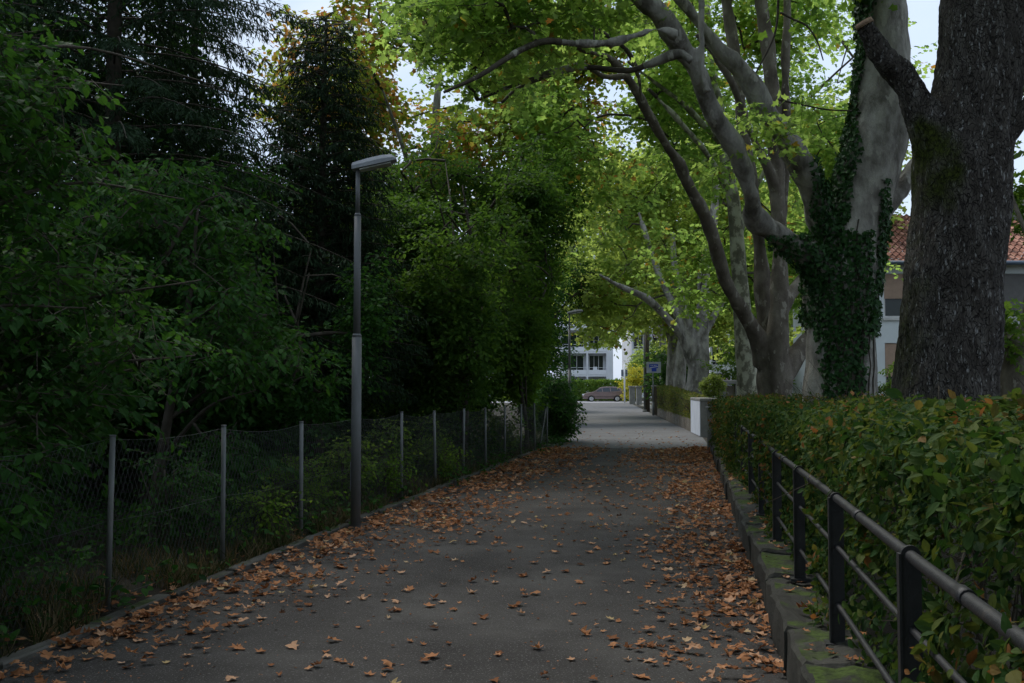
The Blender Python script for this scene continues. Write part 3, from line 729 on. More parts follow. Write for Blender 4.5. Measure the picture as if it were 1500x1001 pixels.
# --- slim mottled plane behind it
b3 = S(1100, 655, 27); b3[2] = 0
T3 = Tree('plane_tree', b3, 'slim upright plane tree with mottled pale bark just behind the many-stemmed one', 'tree', 'old plane trees along the path', seed=13)
T3.limb([(1102,660,21),(1098,600,17),(1092,520,15),(1086,440,12.5),(1080,360,11),(1073,290,10),(1062,230,9),(1052,160,8),(1040,60,6),(1030,-60,4)], 27, 14)
T3.limb([(1068,280,7),(1050,248,5.5),(1030,217,5),(1008,192,4.4),(985,166,3.6),(950,130,2.5)], (27, 25), 9)
T3.limb([(1060,215,6),(1030,182,4.8),(998,150,4),(965,125,3.4),(920,90,2.4)], (27, 25.5), 9)
T3.limb([(1080,350,7),(1100,290,5),(1135,220,4),(1170,140,3)], (27, 28), 9)
remesh_build(T3.limbs, 'trunk', M['bark_mottled'], T3.e, .04, .02, 0)
V = np.vstack([T3.volume(S(1030, 120, 30), (6.2, 2.6, 5.2), 280, .55),
               T3.volume(S(1110, 380, 31), (3.4, 2.5, 2.2), 130, .35), T3.volume(S(880, 130, 27), (2.8, 2.4, 3.0), 170, .42)])
T3.grow(V, .6, .3, .14); T3.foliage(V, M['leaf_bright'], .14, 6, 9, .75, T_STAR); T3.twigs(M['bark_thin'], .006)

# --- arching plane further on
b4 = S(1023, 627, 46); b4[2] = 0
T4 = Tree('plane_tree', b4, 'plane tree with a dark limb arching low to the left behind the far hedge', 'tree', 'old plane trees along the path', seed=14)
T4.limb([(1022,640,26),(1022,590,20),(1022,556,16),(1025,522,14),(1029,480,9.5),(1030,440,9),(1031,400,9.5),(1036,365,8.5),(1044,325,7),(1050,270,5)], 46, 14)
T4.limb([(1020,548,8),(1001,500,6.6),(985,475,6.4),(960,447,5.6),(940,433,5),(915,422,4.4),(897,413,3.6),(878,402,2.4)], (46, 43), 10)
T4.limb([(1017,530,7),(996,470,5.4),(978,430,5.2),(965,400,4.8),(953,365,4.4),(935,310,3)], (46, 46.5), 10)
T4.limb([(1020,520,6),(1006,455,4.6),(990,400,4.8),(985,340,4)], (46, 47), 10)
T4.limb([(1030,492,7),(1046,462,4.8),(1065,438,4),(1082,412,3)], (46, 47), 9)
remesh_build(T4.limbs, 'trunk', M['bark_plane'], T4.e, .05, .03, 0)
V = np.vstack([T4.volume(S(960, 310, 49), (6.4, 4.0, 4.6), 480, .46, lambda P: (P[:, 2] > 4.0+np.where(P[:, 1] < 47.5, 3.8, 0))),
               T4.volume(S(890, 440, 47), (2.4, 2.0, 1.9), 70, .3, lambda P: P[:, 2] > 3.2), T4.volume(S(1100, 350, 49), (4.0, 3, 4), 170, .35)])
T4.grow(V, .8, .3, .14); T4.foliage(V, M['leaf_far'], .19, 6, 7, .85, T_STAR); T4.twigs(M['bark_thin'], .008)

b5 = S(994, 610, 53); b5[2] = 0
T5 = Tree('plane_tree', b5, 'straight grey plane trunk just left of and behind the arching one', 'tree', 'old plane trees along the path', seed=15)
T5.limb([(993,620,11),(995,560,9),(999,510,8),(1003,460,7),(1000,400,6),(990,330,4)], 53, 12)
T5.limb([(1000,500,6),(990,440,4.6),(975,380,3.6)], (53, 53.5), 9)
remesh_build(T5.limbs, 'trunk', M['bark_plane'], T5.e, .06, .03, 0)
V = T5.volume(S(985, 300, 56), (5, 3.5, 5), 260, .45); T5.grow(V, 1, .3); T5.foliage(V, M['leaf_far'], .22, 6, 6, 1.0, T_STAR); T5.twigs(M['bark_thin'], .01)

# --- tree at the right edge with the forked trunk
b6 = S(1493, 665, 20); b6[2] = 0
T6 = Tree('plane_tree', b6, 'small forked tree cut off by the right edge of the photo, before the house', 'tree', 'old plane trees along the path', seed=16)
T6.limb([(1495,680,34),(1494,620,29),(1492,560,26),(1491,520,22),(1489,495,17)], 20, 14)
T6.limb([(1488,510,13),(1475,478,9),(1462,450,8),(1452,410,7),(1447,340,6)], (20, 20.6), 10)
T6.limb([(1492,510,13),(1504,470,10),(1512,420,9),(1524,340,8),(1530,240,6)], (20, 20), 10)
T6.limb([(1520,370,6),(1490,310,4.5),(1470,245,4),(1462,200,3)], (20, 21), 9)
remesh_build(T6.limbs, 'trunk', M['bark_brown'], T6.e, .04, .02, 0)
V = np.vstack([T6.volume(S(1515, 200, 21), (.8, 1.6, 2.0), 30, .35), T6.volume(S(1560, 60, 22), (1.7, 2, 2.2), 36, .3), T6.volume(S(1475, 475, 19.6), (.2, .4, .7), 8)])
T6.grow(V, .5); T6.foliage(V, M['leaf_mid'], .15, 6, 7, .5, T_PLANE); T6.twigs(M['bark_thin'], .005)

# --- more planes down the lane; generic
def gtree(name, X, Y, label, cat, grp, crown, leafm, barkm, hh, rad, ncl, seed, leaf=.2, tpl=T_STAR, Lt=.9, gap=.4, k=6, mm=6, r0=.25, fork=.4, ok=None, nl=5, droop=.25, tilt=.55, lean=0):
    t = Tree(name, (X, Y, 0), label, cat, grp, seed); g = t.rng
    zf = hh*fork
    t.wlimb(np.array([(X,Y,-.1,r0*1.25),(X+g.normal(0,.05),Y,zf*.4,r0),(X+lean*.4+g.normal(0,.1),Y+g.normal(0,.1),zf,r0*.85),(X+lean+g.normal(0,.3),Y,hh*.7,r0*.5),(X+lean*1.2,Y,hh*.95,r0*.15)]), 12)
    cs = [np.asarray(c, float) for c in crown]
    for j in range(nl):
        c = cs[j % len(cs)]; a = g.uniform(0, 2*math.pi); e = c[:3]+np.array([math.cos(a)*c[3]*.6, math.sin(a)*c[4]*.6, g.uniform(-.2, .5)*c[5]])
        if ok is not None and not np.all(ok(e[None])): continue
        s0 = np.array([X+lean*.3, Y, zf*g.uniform(.55, 1.1)]); m_ = (s0+e)/2+np.array([0, 0, .12*np.linalg.norm(e-s0)])
        t.wlimb(np.array([(*s0, r0*.5), (*m_, r0*.3), (*e, r0*.1)]), 9)
    t.limbs.build('trunk', barkm, t.e)
    V = np.vstack([t.volume(c[:3], c[3:6], int(ncl*c[6]), gap, ok) for c in cs])
    t.grow(V, .8 if Y > 20 else .5, .3); t.foliage(V, leafm, leaf, k, mm, Lt, tpl, droop=droop, tilt=tilt); t.twigs(M['bark_thin'], .006 if Y < 25 else .01)
    return t
GP = 'old plane trees along the path'
gtree('plane_tree', 9.0, 58, 'bushy plane tree beside the sign, beyond the arching one', 'tree', GP, [(8.5,58,8.5,6,4,5.5,1), (5.5,55,7,3,3,2.6,.25)], M['leaf_far'], M['bark_plane'], 13, 0, 330, 21, .24, r0=.3, ok=lambda P: P[:, 2] > 3.8)
gtree('plane_tree', 15, 62, 'bright plane tree screening the white balconies right of the sign', 'tree', GP, [(15,62,9,6.5,4,6.5,1)], M['leaf_far'], M['bark_plane'], 14, 0, 330, 22, .25, r0=.3, ok=lambda P: P[:, 2] > 4.4)
gtree('plane_tree', 16.5, 40, 'tall plane tree behind the ivy-clad one, left of the house', 'tree', GP, [(13.5,40,8.5,4.6,3.5,4.8,1)], M['leaf_far'], M['bark_plane'], 12, 0, 300, 23, .2, r0=.25, gap=.5, ok=lambda P: (P[:, 2] > 3) & (P[:, 0] < 14.6-.12*(P[:, 2]-8)))
gtree('plane_tree', 12.3, 84, 'distant plane tree at the street corner behind the utility pole', 'tree', GP, [(9.5,84,11.0,6,4,6,1), (7.2,80,8.2,2.6,2,3.4,.35)], M['leaf_far'], M['bark_plane'], 15, 0, 260, 24, .3, r0=.3, gap=.55, ok=lambda P: P[:, 2] > 4.6)
gtree('plane_tree', 23, 90, 'distant broad plane tree filling the gap between the stems', 'tree', GP, [(22,90,10,9,4,8,1)], M['leaf_far'], M['bark_plane'], 16, 0, 380, 25, .32, r0=.35, gap=.5)
#@LEFT
GL = 'wood edge trees behind the fence'
# plane tree turning brown, behind the shrubs
gtree('plane_tree', -2.2, 33, 'plane tree with browning leaves rising behind the dark shrubs left of the path', 'tree', GP, [(-2.4,32,11.2,5.4,4,4.6,1), (1.8,31,10.4,3.2,3,3.0,.35), (-4.6,33,8.0,2,3,4,.25)], M['leaf_autumn'], M['bark_plane'], 14, 0, 400, 31, .17, r0=.3, gap=.52, mm=7)
# hornbeams
gtree('hornbeam', -1.0, 20.5, 'dense mid green hornbeam to the right of the near street lamp', 'tree', GL, [(-.9,20.5,4.0,2.4,2.0,2.9,1), (-.8,24.5,6.0,2.6,2,2.2,.45), (.3,22.5,3.6,1.5,1.8,2.6,.4), (.6,25.5,6.0,1.6,1.8,1.6,.3)], M['leaf_beech'], M['bark_thin'], 6, 0, 520, 32, .10, tpl=T_OVAL, Lt=.46, gap=.44, k=7, mm=8, r0=.09, ok=lambda P: P[:, 0] < fence_x(P[:, 1])-.6+.24*P[:, 2])
gtree('hornbeam', -3.4, 19.5, 'taller hornbeam right behind the head of the near street lamp', 'tree', GL, [(-2.6,20.6,3.9,2.2,2,3.1,1)], M['leaf_beech'], M['bark_thin'], 7, 0, 460, 33, .095, tpl=T_OVAL, Lt=.45, gap=.38, k=7, mm=8, r0=.1)
gtree('hornbeam', -3.4, 15.2, 'shaded hornbeam between the elder and the near street lamp', 'tree', GL, [(-3.3,15.2,2.9,1.35,1.3,2.4,1)], M['leaf_dark'], M['bark_thin'], 3.2, 0, 230, 38, .085, tpl=T_OVAL, Lt=.42, gap=.4, k=6, mm=8, r0=.07, ok=lambda P: P[:, 0] < fence_x(P[:, 1])-.1+.2*P[:, 2])
gtree('hazel', .35, 25.0, 'bright yellow green hazel leaning out at the far end of the fence', 'shrub', None, [(.6,25.2,2.6,1.3,1.5,2.3,1)], M['leaf_hazel'], M['bark_thin'], 4.5, 0, 330, 34, .11, tpl=T_OVAL, Lt=.45, gap=.35, k=6, mm=7, r0=.05, ok=lambda P: P[:, 0] < fence_x(P[:, 1])-.45+.2*P[:, 2])
gtree('hornbeam', .6, 31.5, 'dark hornbeam overhanging just before the distant street lamp', 'tree', GL, [(.3,32,5.2,2.1,2.2,4.0,1)], M['leaf_mid'], M['bark_thin'], 9, 0, 480, 35, .11, ok=lambda P: P[:, 0] < np.where(P[:, 2] < 5.0, .1, 1.6), tpl=T_OVAL, Lt=.5, gap=.42, k=6, mm=7, r0=.12)
gtree('hornbeam', .6, 45, 'dark tree behind the distant street lamp at the left edge of the far path', 'tree', GL, [(.7,45,5.0,2.0,3,3.6,1), (3.0,47,6.4,1.0,1.6,1.2,.12)], M['leaf_dark'], M['bark_thin'], 8, 0, 430, 36, .14, tpl=T_KITE, Lt=.6, gap=.42, k=6, mm=7, r0=.14)
gtree('hornbeam', 1.8, 68, 'far dark tree on the left of the street end', 'tree', GL, [(1.9,68,4.6,2.3,4,4.4,1)], M['leaf_dark'], M['bark_thin'], 8, 0, 300, 37, .2, tpl=T_KITE, Lt=.7, gap=.45, k=6, mm=7, r0=.14)
# dark inner wood: trees behind one another
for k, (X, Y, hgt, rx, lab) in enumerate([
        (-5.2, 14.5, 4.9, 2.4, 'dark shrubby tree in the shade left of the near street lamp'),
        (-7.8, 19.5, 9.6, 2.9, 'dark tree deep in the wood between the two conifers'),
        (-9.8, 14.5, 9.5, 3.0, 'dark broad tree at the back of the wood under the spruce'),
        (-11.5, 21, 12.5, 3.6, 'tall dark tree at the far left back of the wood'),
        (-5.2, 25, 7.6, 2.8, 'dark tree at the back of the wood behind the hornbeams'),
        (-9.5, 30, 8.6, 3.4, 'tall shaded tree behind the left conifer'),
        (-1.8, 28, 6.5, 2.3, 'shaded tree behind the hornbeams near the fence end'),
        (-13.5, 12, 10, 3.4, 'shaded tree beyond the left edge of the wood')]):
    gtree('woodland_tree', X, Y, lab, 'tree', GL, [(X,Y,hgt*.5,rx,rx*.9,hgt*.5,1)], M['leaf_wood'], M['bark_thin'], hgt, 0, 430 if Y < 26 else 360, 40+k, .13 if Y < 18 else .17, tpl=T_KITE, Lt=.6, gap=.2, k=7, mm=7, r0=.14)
# near maple sprays
T7 = Tree('field_maple', (-4.6, 7.4, 0), 'field maple with layered drooping leaves at the near left above the fence', 'tree', GL, seed=60)
T7.wlimb(np.array([(-4.6,7.4,-.1,.13),(-4.6,7.5,1.2,.11),(-4.7,7.7,3,.09),(-4.5,7.8,5,.05),(-4.4,7.9,6.5,.02)]), 10)
for e in ((-2.6,8.4,1.9),(-2.5,8.2,2.5),(-3.0,7.2,2.2),(-2.9,9.0,3.3),(-3.4,6.6,3.5),(-3.3,8.6,4.2),(-3.2,7.9,1.6),(-4.2,6.0,2.4),(-3.0,9.8,4.6)):
    e = np.array(e); s0 = np.array([-4.6,7.5,max(.6,e[2]-.7)]); T7.wlimb(np.array([(*s0,.024),(*((s0+e)/2+[0,T7.rng.normal(0,.12),.22+T7.rng.normal(0,.08)]),.014),(*e,.005)]), 7, att=.3)
T7.limbs.build('trunk', M['bark_thin'], T7.e)
okm = lambda P: (P[:, 0] < fence_x(P[:, 1])+.35+.05*P[:, 2])
V = np.vstack([T7.volume((-3.9,7.9,2.0), (1.25,1.6,.8), 130, .5, okm), T7.volume((-4.3,7.6,3.6), (1.1,1.8,1.0), 130, .45, okm), T7.volume((-4.6,7.8,5.2), (1.0,1.9,.9), 80, .45, okm), T7.volume((-3.7,7.0,1.0), (.6,1.5,.6), 40, .3, okm)])
T7.grow(V, .3, .2); T7.foliage(V, M['leaf_dark'], .085, 5, 10, .42, T_OVAL, droop=.35, tilt=.33, spread=(1,1,.22), twigmat=1, sz=.3); T7.twigs(M['bark_thin'], .004)
T8 = Tree('elder', (-4.3, 12.2, 0), 'elder with drooping leaf sprays behind the second and third fence posts', 'shrub', None, seed=61)
T8.wlimb(np.array([(-4.3,12.2,-.1,.07),(-4.1,12.2,1.2,.06),(-3.9,12.3,2.6,.04),(-3.8,12.3,3.8,.015)]), 8)
for e in ((-2.6,12.4,2.0),(-2.9,11.6,1.6),(-3.0,13.2,2.6),(-3.3,11.2,2.5),(-3.5,12.4,4.0),(-4.8,11.4,2.9)):
    e = np.array(e); s0 = np.array([-4.15,12.2,max(.5,e[2]-.8)]); T8.wlimb(np.array([(*s0,.03),(*((s0+e)/2+[0,0,.2]),.02),(*e,.006)]), 6, att=.3)
T8.limbs.build('trunk', M['bark_thin'], T8.e)
V = np.vstack([T8.volume((-3.5,12.2,2.2), (1.1,1.6,.9), 95, .5, okm), T8.volume((-4.4,12.4,3.6), (1.4,1.7,.9), 80, .5, okm), T8.volume((-3.2,11.3,.8), (.5,1.2,.45), 24, .3, okm)])
T8.grow(V, .3, .2); T8.foliage(V, M['leaf_dark'], .09, 5, 10, .42, T_OVAL, droop=.5, tilt=.35, spread=(1,1,.3), twigmat=1); T8.twigs(M['bark_thin'], .004)
# low shrubs and climbers at the fence
def shrub(name, X, Y, hgt, r, n, label, m, leaf=.07, tpl=T_OVAL, seed=1, grp=None, cat='shrub', k=5, mm=7, Lt=.28, rr=(0,1), ry=None, gap=.3):
    t = Tree(name, (X, Y, 0), label, cat, grp, seed); g = t.rng
    for j in range(6):
        a = g.uniform(0, 6.28); q = g.uniform(.2, .8)*r
        t.wlimb(np.array([(X+.1*math.cos(a), Y+.1*math.sin(a), -.03, .016), (X+q*.5*math.cos(a), Y+q*.5*math.sin(a), hgt*.45, .012), (X+q*math.cos(a), Y+q*math.sin(a), hgt*.85, .005)]), 6, thick=False, att=.1)
    V = t.volume((X, Y, hgt*.52), (r, ry or r, hgt*.5), n, gap); V = V[V[:, 2] > .08]
    t.grow(V, .25, .25); t.foliage(V, m, leaf, k, mm, Lt, tpl, twigmat=1, rr=rr); t.twigs(M['bark_thin'], .003, name='stems')
    return t
GS = 'low shrubs growing through the fence'
for k, (X, Y, hg, r, n, lab, mt, lf) in enumerate([
        (-3.3, 9.9, 1.0, .45, 45, 'round leafy shrub behind the fence, left of the second full post', 'leaf_dark', .06),
        (-3.9, 7.0, 1.1, .5, 50, 'dark leafy shrub at the bottom left behind the fence', 'leaf_dark', .07),
        (-3.4, 5.6, .8, .45, 45, 'low dark shrub in the bottom left corner', 'leaf_dark', .07),
        (-2.55, 12.2, .85, .38, 42, 'yellowish weedy shrub at the foot of the near street lamp', 'leaf_hazel', .05),
        (-2.15, 13.3, 1.0, .33, 40, 'leafy climber in the fence just right of the near street lamp', 'leaf_mid', .055),
        (-1.95, 15.1, 1.05, .45, 46, 'climbing shrub filling the fence past the near street lamp', 'leaf_mid', .055),
        (-1.45, 17.9, 1.05, .5, 48, 'green shrub pressed against the middle of the fence', 'leaf_mid', .06),
        (-.95, 20.6, 1.1, .55, 50, 'tangled shrub low in the fence under the hornbeam', 'leaf_dark', .06),
        (-2.55, 10.4, .6, .25, 22, 'small weed pushing through the mesh between the second and third posts', 'leaf_mid', .05),
        (-1.75, 14.2, .7, .28, 26, 'yellow green weed in the fence bay after the near street lamp', 'leaf_hazel', .05),
        (-1.2, 16.9, .8, .3, 28, 'weed growing through the mesh halfway along the fence', 'leaf_mid', .055),
        (-.35, 24, 1.15, .6, 60, 'thick shrub behind the last fence panels', 'leaf_mid', .07)]):
    shrub('shrub', X, Y, hg, r, n, lab, M[mt], lf, seed=80+k, grp=GS)
shrub('laurel_bush', 1.35, 30.3, 1.75, .55, 200, 'dark bush beyond the fence end at the foot of the distant street lamp', M['leaf_dark'], .1, seed=95, ry=1.6, Lt=.35)
shrub('laurel_bush', 1.3, 38, 1.5, .9, 120, 'dark bush further along the left edge of the far path', M['leaf_dark'], .12, seed=96, ry=3, Lt=.4)
shrub('laurel_bush', 1.9, 52, 1.9, 1.2, 140, 'low dark growth at the left edge near the street end', M['leaf_dark'], .15, T_KITE, seed=97, ry=6, Lt=.5)

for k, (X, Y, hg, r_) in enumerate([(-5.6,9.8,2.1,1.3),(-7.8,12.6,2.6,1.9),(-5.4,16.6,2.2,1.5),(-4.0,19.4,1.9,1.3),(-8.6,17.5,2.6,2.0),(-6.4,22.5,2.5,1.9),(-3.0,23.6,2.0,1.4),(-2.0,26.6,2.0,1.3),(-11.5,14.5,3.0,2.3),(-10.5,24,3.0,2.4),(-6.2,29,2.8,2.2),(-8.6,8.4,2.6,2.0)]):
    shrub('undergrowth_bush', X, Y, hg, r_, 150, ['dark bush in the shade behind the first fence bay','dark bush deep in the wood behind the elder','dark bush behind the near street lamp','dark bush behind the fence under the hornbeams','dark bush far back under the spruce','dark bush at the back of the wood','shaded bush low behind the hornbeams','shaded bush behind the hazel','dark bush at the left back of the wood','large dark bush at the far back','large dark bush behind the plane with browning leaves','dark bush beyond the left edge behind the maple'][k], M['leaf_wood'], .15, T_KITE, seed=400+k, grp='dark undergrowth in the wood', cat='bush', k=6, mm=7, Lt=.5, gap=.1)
def conifer(X, Y, h, rb, label, seed, z0=1.2, nb=70, droop=.5, leaf=.34, top=.25, r0=.17, lean=(0, 0)):
    e = empty('spruce', (X, Y, 0), label, 'conifer', 'dark conifers in the wood'); g = np.random.default_rng(seed)
    mb = MB(); mb.tube([(X, Y, -.1), (X+lean[0]*.5, Y, h*.5), (X+lean[0], Y, h)], [r0, r0*.6, .02], 10); mb.build('trunk', M['bark_thin'], e)
    br = MB(); nd = MB(); PP = []; DD = []; NN = []
    for b in range(nb):
        u = (b+g.random())/nb; z = z0+(h-z0)*u; a = b*2.4+g.normal(0, .3); Lb = rb*(1-u)**.75*g.uniform(.75, 1.15)+top
        d = np.array([math.cos(a), math.sin(a), 0]); ts = np.linspace(0, 1, 9)[:, None]
        P = np.array([X+lean[0]*u, Y, z])+d*Lb*ts+np.array([0, 0, 1])*(Lb*(.22*ts-droop*ts**2+.2*droop*ts**3))
        br.tube(P, np.linspace(.022, .004, 9), 4, cap=False)
        ns = int(Lb/.085)
        for j in range(ns):
            t = .12+.88*(j+g.random())/ns; p = np.array([np.interp(t, ts[:, 0], P[:, c]) for c in range(3)])
            for sg in (-1, 1):
                lt = (.62*(1-t)+.22)*min(1, .35+Lb/2.2)*g.uniform(.7, 1.2); sd_ = np.array([-d[1], d[0], 0])*sg
                dv = unit(sd_*.8+d*.55+np.array([0, 0, -.55])+g.normal(0, .15, 3))
                q = max(2, int(lt/.045)); tt = (np.arange(q)+.5)/q
                for w_ in tt:
                    PP.append(p+dv*lt*w_); DD.append(unit(dv+g.normal(0, .5, 3)+np.array([0, 0, -.45]))); NN.append(g.normal(0, .5, 3)+np.array([0, 0, 1]))
    br.build('branches', M['bark_thin'], e)
    PP = np.array(PP); nd.leaves(PP, np.array(DD), np.array(NN), g.uniform(.08, .14, len(PP)), (T_NEEDLE[0]*np.array([1, 1.25, 1]), T_NEEDLE[1]), g.random(len(PP)))
    nd.build('needles', M['needle'], e); return e
conifer(-6.3, 16.0, 18, 3.9, 'tall dark spruce with drooping branches at the upper left', 71, 2.5, 240, .50)
conifer(-6.6, 21.0, 13, 2.6, 'slimmer dark spruce right behind the tall one', 74, 2.5, 130, .5)
conifer(-3.5, 18.2, 8.3, 1.55, 'pointed dark conifer left of the head of the near street lamp', 72, 1.5, 210, .30, lean=(.15, 0), top=.45)
conifer(-10.5, 18.5, 15, 3.6, 'dark conifer at the far upper left behind the maple', 73, 2.5, 140, .5)
# canopy overhead and behind the camera, which shades the near path
gtree('beech', -5.6, 3.0, 'beech beside the camera whose crown shades the near path', 'tree', GL, [(-3.6,1.0,8.4,4.6,4.2,2.2,1)], M['leaf_mid'], M['bark_brown'], 11, 0, 200, 90, .2, gap=.25, r0=.22, ok=lambda P: P[:, 2]-H > .56*P[:, 1])
gtree('beech', 6.4, 0.5, 'beech behind the hedge beside the camera shading the near hedge', 'tree', GL, [(4.6,.0,8.6,4.8,4.6,2.4,1)], M['leaf_mid'], M['bark_brown'], 11, 0, 200, 91, .2, gap=.25, r0=.22, ok=lambda P: P[:, 2]-H > .56*P[:, 1])
gtree('beech', -3.0, -9, 'beech added unseen behind the camera on the left to shade the foreground', 'tree', GL, [(-2,-8,7,6,3.5,5.5,1)], M['leaf_mid'], M['bark_brown'], 12, 0, 260, 92, .28, gap=.2, r0=.22)  # both crowns behind the camera are added, unseen, to darken the foreground
gtree('beech', 6.0, -10, 'beech added unseen behind the camera on the right to shade the foreground', 'tree', GL, [(5,-9,7,6,3.5,5.5,1)], M['leaf_mid'], M['bark_brown'], 12, 0, 260, 93, .28, gap=.2, r0=.22)

#@HEDGES
def hedge(name, A, B, width, zb, zt, leaf, dens, label, m, seed, lump=.12, tpl=T_OVAL, ztB=None, cat='hedge', stems=True, front_only=False, creep=0, group=None):
    g = np.random.default_rng(seed); A = np.array([*A, 0.]); B = np.array([*B, 0.]); d = B-A; Ln = np.linalg.norm(d); d /= Ln; pr = np.array([d[1], -d[0], 0])
    if ztB is None: ztB = zt
    e = empty(name, A+d*Ln/2+pr*width/2, label, cat, group)
    n1 = int(Ln*(zt-zb)*dens); n2 = int(Ln*width*dens*.8); n3 = int(Ln*.35*dens); ne = int(width*(zt-zb)*dens)
    def dn(n): return g.exponential(.11 if creep else .07, n)-.04
    parts = []
    u = g.random(n1)*Ln; z = zb+(g.random(n1))*(zt-zb); parts.append((u, dn(n1), z, np.tile([-1., 0, .45], (n1, 1))))
    u = g.random(n2)*Ln; parts.append((u, g.random(n2)*width, zt-dn(n2), np.tile([0, 0, 1.], (n2, 1))))
    if not front_only:
        u = g.random(n1//2)*Ln; z = zb+g.random(n1//2)*(zt-zb); parts.append((u, width-dn(n1//2), z, np.tile([1., 0, .4], (n1//2, 1))))
    u = g.random(n3)*Ln; parts.append((u, g.random(n3)*width*.8, zb+g.random(n3)*(zt-zb), np.tile([-.5, 0, .6], (n3, 1))))
    for uu, sg in ((0, -1), (Ln, 1)):
        parts.append((np.abs(uu-dn(ne)), g.random(ne)*width, zb+g.random(ne)*(zt-zb), np.tile([0, sg*1., .4], (ne, 1))))
    U = np.concatenate([p[0] for p in parts]); W = np.concatenate([p[1] for p in parts]); Z = np.concatenate([p[2] for p in parts]); Nn = np.vstack([p[3] for p in parts])
    ztu = zt+(ztB-zt)*U/Ln; Z = zb+(Z-zb)*(ztu-zb)/(zt-zb)
    P = A+d*U[:, None]+pr*W[:, None]; P[:, 2] = Z
    nn1 = nz(P, 1.7, seed); nn2 = nz(P, 5, seed+3)
    Nw = Nn[:, :1]*pr+Nn[:, 1:2]*d+Nn[:, 2:]*np.array([0, 0, 1.])
    P += unit(Nw)*(nn1*lump*1.4+nn2*lump*.7)[:, None]
    if creep: P -= pr*(creep*np.clip((P[:, 1:2]-9)/10, 0.25, 1)*np.clip(1-W[:, None]/.6, 0, 1)*(.8+1.1*nn2[:, None]))
    keep = nn2 > (-.17 if creep else -.3)
    if creep: keep &= (nz(P, 2.6, 21) > -.28+.26*(P[:, 1] < 9)*(P[:, 2] < 1.25)) | (g.random(len(P)) < .12)
    P, Nw = P[keep], Nw[keep]; n = len(P)
    Nq = unit(Nw+g.normal(0, .55, P.shape)); D = unit(g.normal(0, 1, P.shape)+np.array([0, 0, -.15])+Nw*.5); D = unit(D-Nq*(D*Nq).sum(1, keepdims=True)*.7)
    rn = np.clip(g.random(n)*.75+.25*(nn1[keep]+.5)+(nn2[keep] > .25)*.1, 0, 1)
    mb = MB(); mb.leaves(P, D, Nq, leaf*g.uniform(.55, 1.3, n), tpl, rn); mb.build('foliage', m, e)
    if stems:
        mb = MB(); ns = int(Ln*9)
        a = A+d*(g.random((ns, 1))*Ln)+pr*(width*(.25+.5*g.random((ns, 1)))); a[:, 2] = zb-.05
        for q in range(3):
            b = a+g.normal(0, .14, a.shape)*np.array([1, 1, 0])+np.array([0, 0, (zt-zb)*.3])+g.normal(0, .03, a.shape); mb.sticks(a, b, .014-.003*q, .011-.003*q)
            for h_ in range(3):
                c = b+g.normal(0, .2, b.shape)-pr*.12; mb.sticks(b, c, .005, .002)
            a = b
        mb.build('stems', M['bark_thin'], e)
    return e
def off(Y, o): p = np.array([wall_x(Y), Y])+perp*o; return (p[0], p[1])
he = hedge('hedge', off(-1.5, .36), off(25.6, .36), 2.05, .22, 1.46, .054, 2500, 'long leafy hedge behind the black iron railing on the right', M['leaf_hedge'], 3, lump=.13, creep=.21, ztB=1.27)
M['leaf_trim'] = leafmat('trimmed hedge leaves', [(0, (.05,.085,.016)), (.8, (.13,.155,.035)), (1, (.2,.14,.04))], trans=.35)
hedge('hedge', (6.45,36.8), (8.1,57), .6, .42, 1.24, .07, 700, 'trimmed brownish green hedge on the dark low wall beyond the gate pillars', M['leaf_trim'], 4, lump=.04, tpl=T_KITE, ztB=1.62)
hedge('hedge', (-20,112.5), (13.4,112.5), 2, 0, 2.15, .26, 170, 'bright green hedge behind the parked car at the end of the lane', M['leaf_farhedge'], 5, lump=.12, tpl=T_KITE, stems=False)
hedge('hedge', (7.9,25.5), (13.5,25.5), 1.2, 0, 1.55, .07, 420, 'yellow green garden hedge in front of the house between the two big trunks', M['leaf_hedge'], 6, lump=.06, tpl=T_KITE)
hedge('hedge', (13.6,30), (22,30), 1.0, 0, 1.5, .09, 300, 'pale variegated garden hedge under the house window at the right edge', M['leaf_box'], 8, lump=.06, tpl=T_KITE)
# shoots of bindweed standing over the railing hedge
for k, (Y, o_, z) in enumerate(((4.6, 1.0, 1.55), (6.3, .9, 1.53), (5.2, 1.6, 1.55), (3.7, .55, 1.0), (3.3, .45, .75), (8.4, 1.2, 1.5))):
    c = off(Y, o_); t = Tree('sapling_shoot', (c[0], c[1], z-.35), ['broad-leaved shoot poking out of the near end of the hedge top', 'leafy shoot on the hedge top in front of the massive trunk', 'second leafy shoot deeper in the near hedge top', 'large-leaved shoot hanging beside the railing near the right edge', 'low shoot with big leaves below the top rail', 'small shoot on the hedge top in front of the forked ivy tree'][k], 'plant', 'broad-leaved shoots in the hedge', 200+k)
    t.wlimb(np.array([(c[0],c[1],z-.35,.005),(c[0]+.03,c[1],z-.1,.004),(c[0]+.05,c[1]+.03,z+.12,.003)]), 5, thick=False, att=0)
    V = np.array([(c[0]+R.normal(0,.06), c[1]+R.normal(0,.08), z-.1+.07*j) for j in range(3)])
    t.foliage(V, M['leaf_hedge'], .125, 3, 2, .16, T_OVAL, rr=(.2,.8)); t.twigs(M['bark_thin'], name='stems')
bb = Tree('box_bush', (6.72, 34.2, 1.27), 'round clipped yellow green bush on top of the pale gate pillar', 'shrub', seed=301)
bb.wlimb(np.array([(6.72,34.2,1.25,.03),(6.72,34.2,1.5,.03),(6.72,34.2,1.75,.02)]), 8, thick=False, att=0)
V = bb.volume((6.72,34.2,1.66), (.37,.37,.40), 130, 0, shell=.25); bb.grow(V, .2); bb.foliage(V, M['leaf_box'], .055, 5, 6, .12, T_OVAL, twigmat=1); bb.twigs(M['bark_thin'], .003, name='stems')
